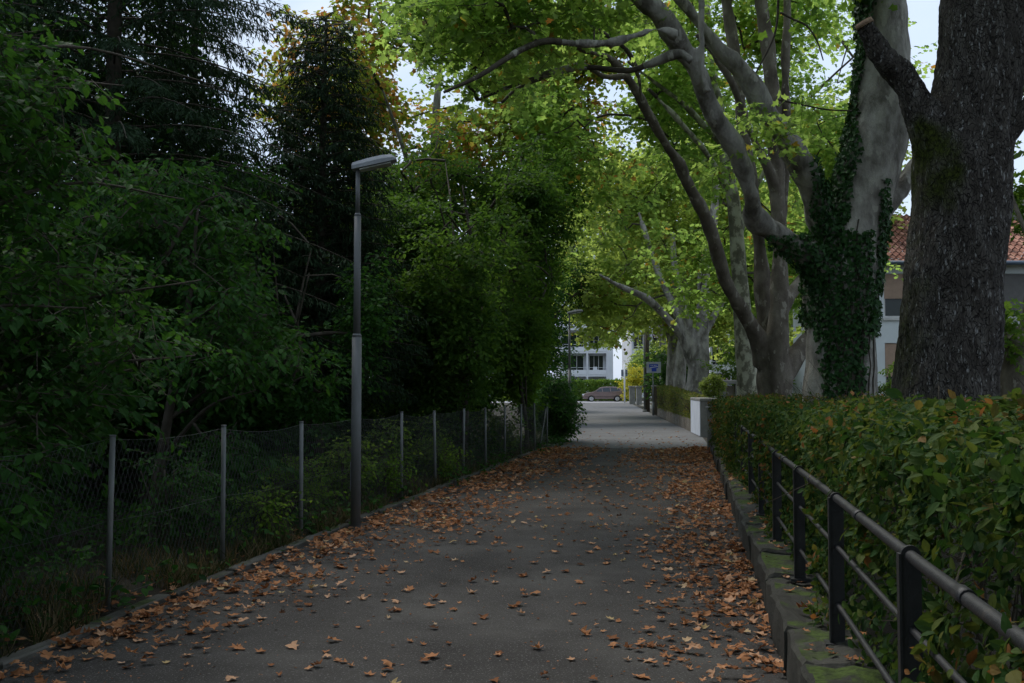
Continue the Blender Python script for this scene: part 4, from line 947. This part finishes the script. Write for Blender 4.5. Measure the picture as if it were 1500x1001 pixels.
shrub('garden_shrub', 12.45, 33, 2.5, .55, 60, 'loose leafy shrub against the house wall right of the drainpipe', M['leaf_mid'], .1, seed=310)
shrub('garden_shrub', 9.8, 44, 3.6, 1.8, 170, 'leafy garden shrub seen between the slim mottled trunk and the arching plane', M['leaf_mid'], .16, T_KITE, seed=311, Lt=.5)
shrub('garden_shrub', 9.9, 62, 4.4, 1.9, 180, 'dark laurel mass behind the sign', M['leaf_dark'], .2, T_KITE, seed=312, Lt=.6)
shrub('garden_shrub', 12.5, 104, 3.8, 1.5, 90, 'yellow flowering shrub beyond the hedge right of the white post', M['leaf_yellow'], .25, T_KITE, seed=313, Lt=.6)
shrub('garden_shrub', 17.5, 118, 7, 4.5, 260, 'tall green garden shrubs behind the white post', M['leaf_far'], .35, T_KITE, seed=314, Lt=.9)

#@STRUCTS
# gate pillars
def pillar(name, c, dr, hx, hy, z, label, m, capz=.09, over=.04):
    e = empty(name, (c[0], c[1], 0), label, 'pillar')
    mb = MB(); mb.obox(c, dr, hx, hy, -.1, z-capz, ch=.01); mb.build('shaft', m, e)
    mb = MB(); mb.obox(c, dr, hx+over, hy+over, z-capz+.002, z, ch=.02); mb.build('cap', M['concrete'], e); return e
gw = pillar('gate_pillar', (6.50, 34.6), (.08, 1), 1.6, .30, 1.25, 'pale painted gate wall with a stone cap carrying the round bush', M['concrete'], over=.03)
mb = MB(); mb.obox((6.50-.31, 34.6+.025), (.08, 1), 1.58, .012, .03, 1.15); mb.build('painted_face', M['paintwall'], gw)
pillar('gate_pillar', (5.25, 26.55), (.1716, 1), .2, .2, 1.12, 'narrow stone gate pillar at the far end of the railing hedge', M['concrete'], .1)
e = empty('low_wall', (7.3, 47, 0), 'dark low wall under the trimmed hedge along the far path', 'wall')
mb = MB(); mb.obox((7.35, 46.8), (8.15-6.4, 57.2-36.3), 10.35, .12, -.1, .46, ch=.01); o = mb.build('wall', M['bark_brown'], e)
e = empty('garden_gateway', S(1070, 600, 37)*[1,1,0], 'grey concrete gateway with a dark gate behind the hedge, right of the round bush', 'gateway')
x0 = S(1070, 600, 37)[0]
for sx in (-.27, .27):
    mb = MB(); mb.obox((x0+sx, 37), (1, 0), .11, .11, -.1, 1.72, ch=.01); mb.build('pillar', M['concrete'], e)
mb = MB(); mb.obox((x0, 37), (1, 0), .42, .15, 1.722, 1.86, ch=.02); mb.build('lintel', M['concrete'], e)
mb = MB(); mb.obox((x0, 37), (1, 0), .155, .03, .1, 1.65); mb.build('gate', M['bark_brown'], e)
mb = MB(); mb.obox((8.9, 36.5), (1, 0), .5, .1, -.1, 1.25, ch=.01); mb.obox((8.9, 36.5), (1, 0), .53, .13, 1.252, 1.34, ch=.02)
mb.build('garden_wall', M['concrete'], base=(8.9, 36.5, 0), label='low concrete garden wall with coping between the gateway and the mottled trunk', cat='wall')
# driveway opening wall
# sign post
sx, sy = S(957, 608, 57)[0], 57.
e = empty('sign_post', (sx, sy, 0), 'grey sign with a blue mark on a thin post beside the trimmed hedge', 'sign')
mb = MB(); mb.tube([(sx, sy, -.1), (sx, sy, 3.0)], .035, 12); mb.tube([(sx, sy, .0), (sx, sy, .75)], .06, 12); mb.build('post', M['galv'], e)
mb = MB(); zt, zb = S(957, 530, 57)[2], S(957, 546, 57)[2]; hw = .40
mb.obox((sx+.03, sy-.06), (1, 0), hw, .02, zb, zt); pn = mb.build('panel', M['signface'], e)
mb = MB(); y_ = sy-.083
mb.box(sx+.03-.26, sx+.03+.24, y_-.002, y_, zb+.26, zt-.12); mb.box(sx+.03-.12, sx+.03+.15, y_-.002, y_, zb+.08, zb+.258); mb.build('blue_mark', M['blue'], pn)
mb = MB()
mb.add([(sx-.2,y_-.004,zb+.27),(sx-.2,y_-.004,zb+.30),(sx+.26,y_-.004,zb+.37),(sx+.26,y_-.004,zb+.34)], [(0,3,2,1)])
for q in range(4): mb.box(sx-.14+q*.09, sx-.10+q*.09, y_-.005, y_-.003, zb+.385, zb+.43)
mb.build('white_lettering', M['white'], pn)
# utility pole
ux = S(946, 603, 65)[0]
e = empty('utility_pole', (ux, 65, 0), 'tall brown and grey pole standing by the path edge behind the sign', 'pole')
mb = MB(); mb.tube([(ux+.12, 65.1, -.1), (ux+.12, 65.1, 6.4)], [.16, .13], 14); mb.build('wooden_pole', M['wood'], e)
mb = MB(); mb.tube([(ux-.09, 64.9, -.1), (ux-.09, 64.9, 5.2)], .055, 10); mb.build('steel_pole', M['lamp'], e)
mb = MB(); mb.tube([(ux-.09, 64.9, .0), (ux-.09, 64.9, .15)], .13, 10); mb.build('base_collar', M['concrete'], e)
pillar('gate_pillar', (8.75, 61.5), (.08, 1), .3, .22, 1.1, 'brownish stone pillar behind the sign post', M['concrete'])
pillar('gate_pillar', (8.15, 58.6), (.08, 1), .15, .15, 1.7, 'narrow wooden gate pillar beside the sign post', M['wood'])
# white post with square sign
wx = S(915, 590, 98)[0]
e = empty('traffic_sign', (wx, 98, 0), 'white post with a small square sign at the corner beside the parked car', 'sign')
mb = MB(); mb.tube([(wx, 98, -.1), (wx, 98, 3.75)], .075, 12); mb.build('post', M['white'], e)
mb = MB(); mb.obox((wx, 98.12), (1, 0), .31, .015, 2.55, 3.2); pn = mb.build('panel', M['signgrey'], e)
mb = MB(); mb.box(wx-.28, wx+.28, 98.095, 98.104, 2.84, 2.90); mb.build('bracket', M['galv'], pn)
# grey cabinets / pillars at the corner
for k, (px, w_, lab) in enumerate(((926, .24, 'left one of the two grey stone posts at the street corner'), (936, .22, 'right one of the two grey stone posts at the street corner'))):
    q = S(px, 590, 92-k*3); e = empty('stone_post', (q[0], q[1], 0), lab, 'post', 'stone posts at the street corner')
    mb = MB(); mb.obox((q[0], q[1]), (1, 0), w_, .3, -.1, 1.5, ch=.03); mb.build('shaft', M['concrete'], e)
    mb = MB(); mb.obox((q[0], q[1]), (1, 0), w_+.06, .36, 1.502, 1.65, ch=.04); mb.build('cap', M['concrete'], e)
sheet('footpath', [(11.25,97),(12.1,90),(10.2,66),(9.5,66),(11.0,90)], .02, M['concrete'])

# house
hs = empty('house', (16, 35, 0), 'off-white two-storey house with a red tiled roof behind the big trunks', 'house')
xl, xr, yf = S(1268, 500, 35)[0], 27.0, 35.0; ze = 5.97
wins = [(12.75, 14.35, 3.98, 5.50, 'blind', .6), (12.75, 14.35, 1.15, 3.12, 'blind', .62), (16.55, 18.5, 3.98, 5.50, 'blinddark', 1.0), (16.45, 18.0, 1.55, 3.10, 'blind', .5), (20.4, 22.0, 3.98, 5.50, 'blind', .5), (20.4, 22.0, 1.4, 3.10, 'blind', .4)]
mb = MB()
xs = sorted({xl, xr, *[w_[0] for w_ in wins], *[w_[1] for w_ in wins]}); zs = sorted({0., ze+.05, *[w_[2] for w_ in wins], *[w_[3] for w_ in wins]})
for i in range(len(xs)-1):
    for j in range(len(zs)-1):
        cx, cz = (xs[i]+xs[i+1])/2, (zs[j]+zs[j+1])/2
        if any(w_[0] < cx < w_[1] and w_[2] < cz < w_[3] for w_ in wins): continue
        mb.add([(xs[i],yf,zs[j]),(xs[i+1],yf,zs[j]),(xs[i+1],yf,zs[j+1]),(xs[i],yf,zs[j+1])], [(0,1,2,3)])
for w_ in wins:
    x0_, x1_, z0_, z1_ = w_[:4]; d_ = yf+.22
    mb.add([(x0_,yf,z0_),(x1_,yf,z0_),(x1_,yf,z1_),(x0_,yf,z1_),(x0_,d_,z0_),(x1_,d_,z0_),(x1_,d_,z1_),(x0_,d_,z1_)], [(0,1,5,4),(1,2,6,5),(2,3,7,6),(3,0,4,7)])
mb.add([(xl,yf,0),(xl,yf+9,0),(xl,yf+9,ze),(xl,yf+4.5,ze+2.15),(xl,yf,ze)], [(0,4,3,2,1)]); mb.add([(xr,yf,0),(xr,yf+9,0),(xr,yf+9,ze),(xr,yf+4.5,ze+2.15),(xr,yf,ze)], [(0,1,2,3,4)])
mb.add([(xl,yf+9,0),(xr,yf+9,0),(xr,yf+9,ze),(xl,yf+9,ze)], [(0,3,2,1)])
mb.build('wall', M['houserender'], hs)
for (x0_, x1_, z0_, z1_, bm, bf) in wins:
    mb = MB(); t_ = .07
    mb.box(x0_, x1_, yf+.10, yf+.16, z0_, z0_+t_); mb.box(x0_, x1_, yf+.10, yf+.16, z1_-t_, z1_); mb.box(x0_, x0_+t_, yf+.102, yf+.158, z0_+t_, z1_-t_); mb.box(x1_-t_, x1_, yf+.102, yf+.158, z0_+t_, z1_-t_)
    mb.box((x0_+x1_)/2-.03, (x0_+x1_)/2+.03, yf+.104, yf+.156, z0_+t_, z1_-t_)
    wf = mb.build('window', M['frame'], hs)
    mb = MB(); mb.box(x0_+t_, x1_-t_, yf+.125, yf+.135, z0_+t_, z1_-t_); mb.build('pane', M['glass'], wf)
    mb = MB(); zz = z1_-.02; zend = z1_-(z1_-z0_-.1)*bf
    while zz > zend: mb.box(x0_+.03, x1_-.03, yf+.05, yf+.075, zz-.048, zz); mb.box(x0_+.03, x1_-.03, yf+.06, yf+.068, zz-.06, zz-.049); zz -= .06
    mb.build('roller_shutter', M[bm], wf)
    mb = MB(); mb.box(x0_-.06, x1_+.06, yf-.07, yf+.2, z0_-.09, z0_-.003); mb.build('sill', M['frame'], wf)
# tiled roof: rows of curved tiles
mb = MB(); s_ = 2.26/4.5; pitch = .24; nrow = 15; xs_ = np.arange(xl-.45, xr+.45, pitch)
for side in (1, -1):
    for r_ in range(nrow):
        y0_, y1_ = -.42+r_*(4.9/nrow), -.42+(r_+1)*(4.9/nrow)+.05
        for x_ in xs_:
            vs = []
            for yy, lift in ((y0_, .05), (y1_, .0)):
                for q in range(5):
                    vs.append((x_+pitch*q/4, (yf+yy) if side == 1 else (yf+9-yy), ze+.03+yy*s_+lift+.05*math.sin(math.pi*2*q/4)))
            mb.add(vs, [(q, q+1, q+6, q+5) for q in range(4)], R.random(), 0, True)
mb.build('roof', M['tile'], hs)
mb = MB(); mb.tube([(xl-.4, yf-.5, ze-.16), (xr+.4, yf-.5, ze-.16)], .07, 10); mb.build('gutter', M['pipe'], hs)
mb = MB(); mb.box(xl-.42, xr+.42, yf-.42, yf-.002, ze-.12, ze-.07); mb.build('soffit', M['frame'], hs)
mb = MB(); mb.tube([(xl+.12, yf-.5, ze-.2), (xl+.12, yf-.09, ze-.5), (xl+.12, yf-.09, .1)], .05, 10); mb.build('drainpipe', M['pipe'], hs)
mb = MB(); mb.box(19, 19.7, yf+3.9, yf+4.6, ze+1.5, ze+3.1); mb.build('chimney', M['concrete'], hs)

# apartment blocks with balconies
def block(x0_, x1_, y0_, depth, floors, fh, label, seed, bays=3, aw=None, zbase=0):
    g = np.random.default_rng(seed); e = empty('apartment_building', ((x0_+x1_)/2, y0_, 0), label, 'building')
    bw = (x1_-x0_)/bays
    mb = MB(); mb.box(x0_, x1_, y0_+1.6, y0_+depth, 0, floors*fh+.4)                      # core
    for b in range(bays+1):
        xx = x0_+b*bw; wd = .85 if b in (bays,) else .22
        mb.box(xx-wd if b == bays else xx, xx if b == bays else xx+wd, y0_, y0_+1.597, 0, floors*fh+.3)
    for f_ in range(floors+1): mb.box(x0_+.003, x1_-.003, y0_+.03, y0_+1.596, f_*fh-.12, f_*fh+.14)
    mb.build('wall', M['whiterender'], e)
    for f_ in range(floors):
        for b in range(bays):
            xx = x0_+b*bw+.23; x2 = x0_+(b+1)*bw-(.87 if b == bays-1 else .01)
            mb = MB(); mb.box(xx+.25, x2-.25, y0_+1.55, y0_+1.598, f_*fh+.25, f_*fh+fh-.4); wn = mb.build('window', M['glass'], e)
            mb = MB()
            for q in np.linspace(xx+.25, x2-.25, 4): mb.box(q-.03, q+.03, y0_+1.52, y0_+1.549, f_*fh+.25, f_*fh+fh-.4)
            mb.build('frame', M['white'], wn)
            mb = MB(); mb.box(xx, x2, y0_+.005, y0_+.07, f_*fh+.142, f_*fh+.72); mb.box(xx, x2, y0_+.02, y0_+.05, f_*fh+1.0, f_*fh+1.04)
            mb.build('balcony_rail', M['white'], e)
            if aw and g.random() < aw:
                mb = MB(); mt = M['awning'] if g.random() < .6 else M['orange']; z_ = f_*fh+fh-.25
                mb.add([(xx+.1,y0_-.02,z_),(x2-.1,y0_-.02,z_),(x2-.1,y0_-.9,z_-.55),(xx+.1,y0_-.9,z_-.55),(xx+.1,y0_-.02,z_-.03),(x2-.1,y0_-.02,z_-.03),(x2-.1,y0_-.9,z_-.58),(xx+.1,y0_-.9,z_-.58)], [(0,3,2,1),(4,5,6,7),(0,1,5,4),(2,3,7,6),(1,2,6,5),(3,0,4,7)])
                mb.build('awning', mt, e)
    return e
xa0, xa1 = S(820, 500, 130)[0], S(898, 500, 130)[0]
block(xa0, xa1, 130, 12, 9, 2.95, 'white apartment tower with balconies behind the hedge above the parked car', 1, 2, 0)
block(S(925,500,140)[0], S(1010,500,140)[0], 140, 12, 5, 3.0, 'white balconied building with an orange awning right of the sign', 2, 3, .5)
block(S(1040,500,100)[0], S(1180,500,100)[0], 100, 12, 4, 3.0, 'white building with mauve awnings glimpsed through the plane stems', 3, 5, .6)
block(-14, 4, 150, 12, 6, 3.0, 'pale apartment block hidden behind the dark wood on the left', 4, 5, .3)
# garden chair on the balcony
cx, cyy, cz = S(872, 500, 130.6)[0], 130.6, 2.95+.14+.25
ch = empty('garden_chair', (cx, cyy, cz-.25), 'white plastic chair standing on the balcony above the hedge', 'chair')
z0_ = cz-.25
mb = MB(); mb.box(cx-.28, cx+.28, cyy-.28, cyy+.25, z0_+.45, z0_+.49); mb.build('seat', M['white'], ch)
mb = MB(); mb.add([(cx-.28,cyy+.25,z0_+.49),(cx+.28,cyy+.25,z0_+.49),(cx+.24,cyy+.38,z0_+1.0),(cx-.24,cyy+.38,z0_+1.0),(cx-.28,cyy+.29,z0_+.49),(cx+.28,cyy+.29,z0_+.49),(cx+.24,cyy+.42,z0_+1.0),(cx-.24,cyy+.42,z0_+1.0)], [(0,1,2,3),(5,4,7,6),(3,2,6,7),(0,4,5,1),(1,5,6,2),(0,3,7,4)]); mb.build('backrest', M['white'], ch)
for i, j in ((-1,-1),(1,-1),(-1,1),(1,1)):
    mb = MB(); mb.tube([(cx+i*.31, cyy+j*.28, z0_), (cx+i*.24, cyy+j*.22, z0_+.45)], .03, 6); mb.build('leg', M['white'], ch)
for i in (-1, 1):
    mb = MB(); mb.box(cx+i*.29-.03, cx+i*.29+.03, cyy-.25, cyy+.28, z0_+.68, z0_+.71); mb.box(cx+i*.29-.02, cx+i*.29+.02, cyy-.25, cyy-.2, z0_+.49, z0_+.679); mb.build('armrest', M['white'], ch)

# parked car
CX, CY = S(884.5, 588, 107)[0], 107.0
car = empty('parked_car', (CX, CY, .02), 'brown rose compact family car parked side-on across the end of the lane', 'car')
def loft(secs, z_side):
    pass
W2 = .88
prof = [(-2.12,.30),(-2.2,.42),(-2.18,.62),(-2.02,.82),(-1.45,.97),(-1.12,1.02),(-.45,1.44),(-.1,1.54),(.55,1.60),(1.25,1.55),(1.72,1.42),(2.0,1.08),(2.12,.95),(2.15,.5),(2.08,.30)]
# wheel-arch cut outline
def arch(cx_, r, n=9): return [(cx_+r*math.cos(a), .30+r*math.sin(a)) for a in np.linspace(0, math.pi, n)]
outline = prof+arch(1.32, .37)+arch(-1.36, .37)
n = len(outline); vs = []
def wd(z): return W2 if z < .98 else W2-(z-.98)*.42
for sg, ins in ((-1, 0), (1, 0)):
    for x_, z_ in outline: vs.append((CX+x_, CY+sg*wd(z_), z_))
mb = MB(); mb.add(vs, [(i, (i+1) % n, (i+1) % n+n, i+n) for i in range(n)])
# side skins: split at the waist so the tumblehome reads
for sg in (0, 1):
    lowi = [0,1,2,3,4,5]+[11,12,13,14]+list(range(15, n)); hi = [5,6,7,8,9,10,11]
    f1 = tuple(i+sg*n for i in lowi); f2 = tuple(i+sg*n for i in hi)
    mb.add([vs[i+sg*n] for i in lowi], [tuple(range(len(lowi)))[::(1 if sg else -1)]]); mb.add([vs[i+sg*n] for i in hi], [tuple(range(len(hi)))[::(1 if sg else -1)]])
body = mb.build('body', M['carpaint'], car)
def sidepoly(pts, sg, out=.012):
    return [(CX+x_, CY+sg*(wd(z_)+out), z_) for x_, z_ in pts]
for sg in (-1, 1):
    for pts in ([(-.98,1.06),(-.42,1.38),(-.30,1.42),(-.22,1.04)], [(-.14,1.04),(-.22,1.43),(.55,1.49),(.60,1.05)], [(.68,1.06),(.63,1.49),(1.2,1.45),(1.55,1.32),(1.62,1.14)]):
        a = sidepoly(pts, sg); b = sidepoly(pts, sg, .002); k = len(a)
        mb = MB(); mb.add(a+b, [tuple(range(k)), tuple(range(2*k-1, k-1, -1))]+[(i, i+k, (i+1) % k+k, (i+1) % k) for i in range(k)]); mb.build('side_window', M['bluegreyglass'], car)
    mb = MB(); mb.box(CX-2.0, CX+1.9, CY+sg*.885-.012, CY+sg*.885+.012, .5, .54); mb.build('side_trim', M['dark'], car)
mb = MB(); mb.add([(CX-1.10,CY-.72,1.045),(CX-1.10,CY+.72,1.045),(CX-.50,CY+.62,1.425),(CX-.50,CY-.62,1.425)], [(0,3,2,1)]); mb.build('windscreen', M['bluegreyglass'], car)
mb = MB(); mb.add([(CX+1.765,CY-.62,1.40),(CX+1.765,CY+.62,1.40),(CX+1.985,CY+.74,1.12),(CX+1.985,CY-.74,1.12)], [(0,3,2,1)]); mb.build('rear_window', M['bluegreyglass'], car)
for sg in (-1, 1):
    mb = MB(); mb.obox((CX-2.06, CY+sg*.68), (1, sg*-.3), .14, .13, .66, .80, ch=.03); mb.build('headlight', M['clearlamp'], car)
    mb = MB(); mb.obox((CX+2.06, CY+sg*.76), (1, 0), .06, .10, .88, 1.14, ch=.02); mb.build('tail_light', M['redglass'], car)
    mb = MB(); mb.obox((CX-.92, CY+sg*.99), (1, 0), .07, .10, 1.02, 1.15, ch=.03); mb.build('wing_mirror', M['carpaint'], car)
    for x_ in (-1.36, 1.32):
        e = MB(); e.tube([(CX+x_, CY+sg*.68, .33), (CX+x_, CY+sg*.88, .33)], .32, 24); wh = e.build('wheel', M['tyre'], car)
        e = MB(); e.tube([(CX+x_, CY+sg*.86, .33), (CX+x_, CY+sg*.885, .33)], [.06, .06], 12)
        e.tube([(CX+x_, CY+sg*.881, .33), (CX+x_, CY+sg*.884, .33)], [.22, .22], 20)
        for q in range(7):
            a = q*2*math.pi/7; u = np.array([math.cos(a), 0, math.sin(a)])
            e.sticks([np.array([CX+x_, CY+sg*.89, .33])], [np.array([CX+x_, CY+sg*.89, .33])+u*.21], .03, .03)
        e.build('rim', M['rim'], wh)
        e = MB(); e.box(CX+x_-.36, CX+x_+.36, CY+sg*.3, CY+sg*.6, .25, .62) ; e.build('wheel_arch', M['dark'], car)

#@LITTER
# ---------------------------------------------------------------- fallen leaves
g = np.random.default_rng(99)
def dens(Y, X):
    L_, R_ = kerb_x(Y), wall_x(Y); dl = X-L_; dr = R_-X; w_ = R_-L_
    wl = np.clip(.68+.07*(Y-5), .62, 1.6); wr = np.clip(.62+.05*(Y-5), .5, 1.4)
    a = 190*np.exp(-(dl/wl)**2*1.2)+200*np.exp(-(dr/wr)**2*1.9)
    a += (4.5+20*np.clip((X-L_)/w_, 0, 1)**1.3)*np.where(Y > 18, .6, 1)
    mid = np.exp(-(((X-(L_*.55+R_*.45))/.55)**2)); a *= 1-.75*mid*np.clip((Y-17)/5, 0, 1)
    a += np.clip((Y-20)/5, 0, 1)*75*(1-mid)
    return a
n = 60000; Yc = g.uniform(2.5, 27.05, n); Xc = kerb_x(Yc)+g.random(n)*(wall_x(Yc)-kerb_x(Yc)); area = 24.5*4.6
dd = dens(Yc, Xc); pn_ = nz(np.stack([Xc, Yc, Xc*0], 1), .9, 2)*.9+nz(np.stack([Xc, Yc, Xc*0], 1), 3, 8)*.7
keep = g.random(n) < dd*np.clip(1+1.5*pn_, .15, 2.2)*area/n
Xc, Yc, dd = Xc[keep], Yc[keep], dd[keep]
# strays: behind the kerb, on the wall top, on the far path
ns = 520; ys_ = g.uniform(3, 26, ns); xs_ = kerb_x(ys_)-.12-g.exponential(.3, ns); Xc = np.append(Xc, xs_); Yc = np.append(Yc, ys_); dd = np.append(dd, np.full(ns, 30)); zk = np.append(np.full(len(Xc)-ns, .018), np.full(ns, .02))
ns = 210; ys_ = g.uniform(3.2, 26, ns); xs_ = wall_x(ys_)+g.uniform(.05, .42, ns); Xc = np.append(Xc, xs_); Yc = np.append(Yc, ys_); dd = np.append(dd, np.full(ns, 5)); zk = np.append(zk, np.full(ns, .30))
ns = 260; ys_ = 27+g.exponential(5, ns); xs_ = 1.2+(ys_-27)*.08+g.random(ns)*4; Xc = np.append(Xc, xs_); Yc = np.append(Yc, ys_); dd = np.append(dd, np.full(ns, 2)); zk = np.append(zk, np.full(ns, .012))
n = len(Xc); sz = g.uniform(.034, .102, n)*np.where(g.random(n) < .35, .6, 1); zz = zk+np.where(g.random(n) < .5, g.random(n)*.05*np.clip(dd/90, 0, 1), 0)
ang = g.random(n)*6.283; tilt = g.normal(0, .10, (n, 2))*(1+1.6*np.clip(dd/90, 0, 1))[:, None]
D = np.stack([np.cos(ang), np.sin(ang), tilt[:, 0]], 1); Nn = np.stack([tilt[:, 0]*.8, tilt[:, 1], np.ones(n)], 1)
P = np.stack([Xc, Yc, zz], 1); var = g.integers(0, 8, n); rn = np.clip(g.normal(.48, .27, n), 0, 1)
TP = [T_FALLEN(k) for k in range(8)]
u_, v_ = proj(P+np.array([0, 0, .02])); vis = (u_ > 5) & (u_ < 1495) & (v_ < 995) & (v_ > 0)
score = np.where(vis, sz/Yc*np.where(zz > zk+.02, .8, 1), -1); top = set(np.argsort(-score)[:300].tolist())
protos = []
import mathutils
for k in range(8):
    for c_ in range(3):
        mb = MB(); mb.leaves(np.zeros((1, 3)), np.array([[1., 0, 0]]), np.array([[0, 0, 1.]]), 1.0, TP[k], np.array([.15+.33*c_]))
        me = mb.mesh('fallen_leaf'); me.materials.append(M['fallen']); protos.append(me)
mb = MB()
rest = np.array([i for i in range(n) if i not in top])
for k in range(8):
    s2 = rest[var[rest] == k]; mb.leaves(P[s2], D[s2], Nn[s2], sz[s2], TP[k], rn[s2])
nf = 9000; Yf = g.uniform(3, 27, nf); Xf = kerb_x(Yf)+g.random(nf)*(wall_x(Yf)-kerb_x(Yf)); kf = g.random(nf) < np.clip(dens(Yf, Xf)/60, .12, 1); Xf, Yf = Xf[kf], Yf[kf]; nf = len(Xf)
Nf = g.normal(0, .25, (nf, 3))+[0, 0, 1]; Df = g.normal(size=(nf, 3))*[1, 1, .1]
mb.leaves(np.stack([Xf, Yf, np.full(nf, .016)], 1), Df, Nf, g.uniform(.008, .03, nf), T_KITE, g.random(nf)*.7)
mb.build('leaf_litter', M['fallen'], base=(2, 20, 0), kind='stuff', label='brown plane leaves littering both edges of the path', cat='fallen leaves')
for i in sorted(top):
    me = protos[var[i]*3+min(2, int(rn[i]*3))]
    o = bpy.data.objects.new('fallen_leaf', me); C.objects.link(o)
    dx = unit(D[i]); yv = unit(np.cross(Nn[i], dx)); zv = np.cross(dx, yv); s_ = float(sz[i])
    mt = mathutils.Matrix(((dx[0], yv[0], zv[0]), (dx[1], yv[1], zv[1]), (dx[2], yv[2], zv[2])))
    o.rotation_euler = mt.to_euler(); o.location = tuple(P[i]); o.scale = (s_, s_, s_)
    tag(o, 'curled brown plane leaf lying loose on the near part of the path or wall', 'fallen leaf', 'fallen leaves on the near path')

#@GRASS
def grass(name, n, fx, label, hh=(.08, .3), rr=(0, 1), m='grassdry'):
    P = fx(n); n = len(P)
    D = unit(np.stack([g.normal(0, .45, n), g.normal(0, .45, n), np.ones(n)], 1)); Nn = g.normal(size=(n, 3))
    tp = (np.array([(0, .02, 0), (0, -.02, 0), (.55, -.014, .07), (.55, .014, .07), (1, 0, .3)]), [(0, 1, 2, 3), (3, 2, 4)])
    mb = MB(); mb.leaves(P, D, Nn, g.uniform(*hh, n), tp, rr[0]+(rr[1]-rr[0])*g.random(n)); mb.build(name, M[m], base=(P[:, 0].mean(), P[:, 1].mean(), 0), kind='stuff', label=label, cat='grass')
def vg(n):
    Y = g.uniform(2, 28, n); X = kerb_x(Y)-.1-g.random(n)**1.3*1.1; P = np.stack([X, Y, np.zeros(n)], 1)
    return P[nz(P, 1.6, 3) > -.12]
grass('verge_grass', 34000, vg, 'dry straw and green grass between the kerb and the fence')
def vw(n):
    Y = g.uniform(28, 60, n); X = 1.2+.075*(Y-28)-g.random(n)*1.2; return np.stack([X, Y, np.zeros(n)], 1)
grass('path_edge_grass', 5000, vw, 'green grass along the left edge of the far path', (.08, .25), (0, .5))
# low weeds on the woodland floor
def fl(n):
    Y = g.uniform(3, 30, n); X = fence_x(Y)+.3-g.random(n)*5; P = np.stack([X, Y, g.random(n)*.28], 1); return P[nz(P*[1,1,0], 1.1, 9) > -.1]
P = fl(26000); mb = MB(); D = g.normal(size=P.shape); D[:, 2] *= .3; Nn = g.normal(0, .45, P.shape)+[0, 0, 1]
mb.leaves(P, D, Nn, g.uniform(.04, .10, len(P)), T_OVAL, g.random(len(P))); mb.build('ground_cover', M['leaf_dark'], base=(-4, 14, 0), kind='stuff', label='low dark leafy ground cover under the trees behind the fence', cat='ground cover')

for t_ in FINAL: finish(t_)
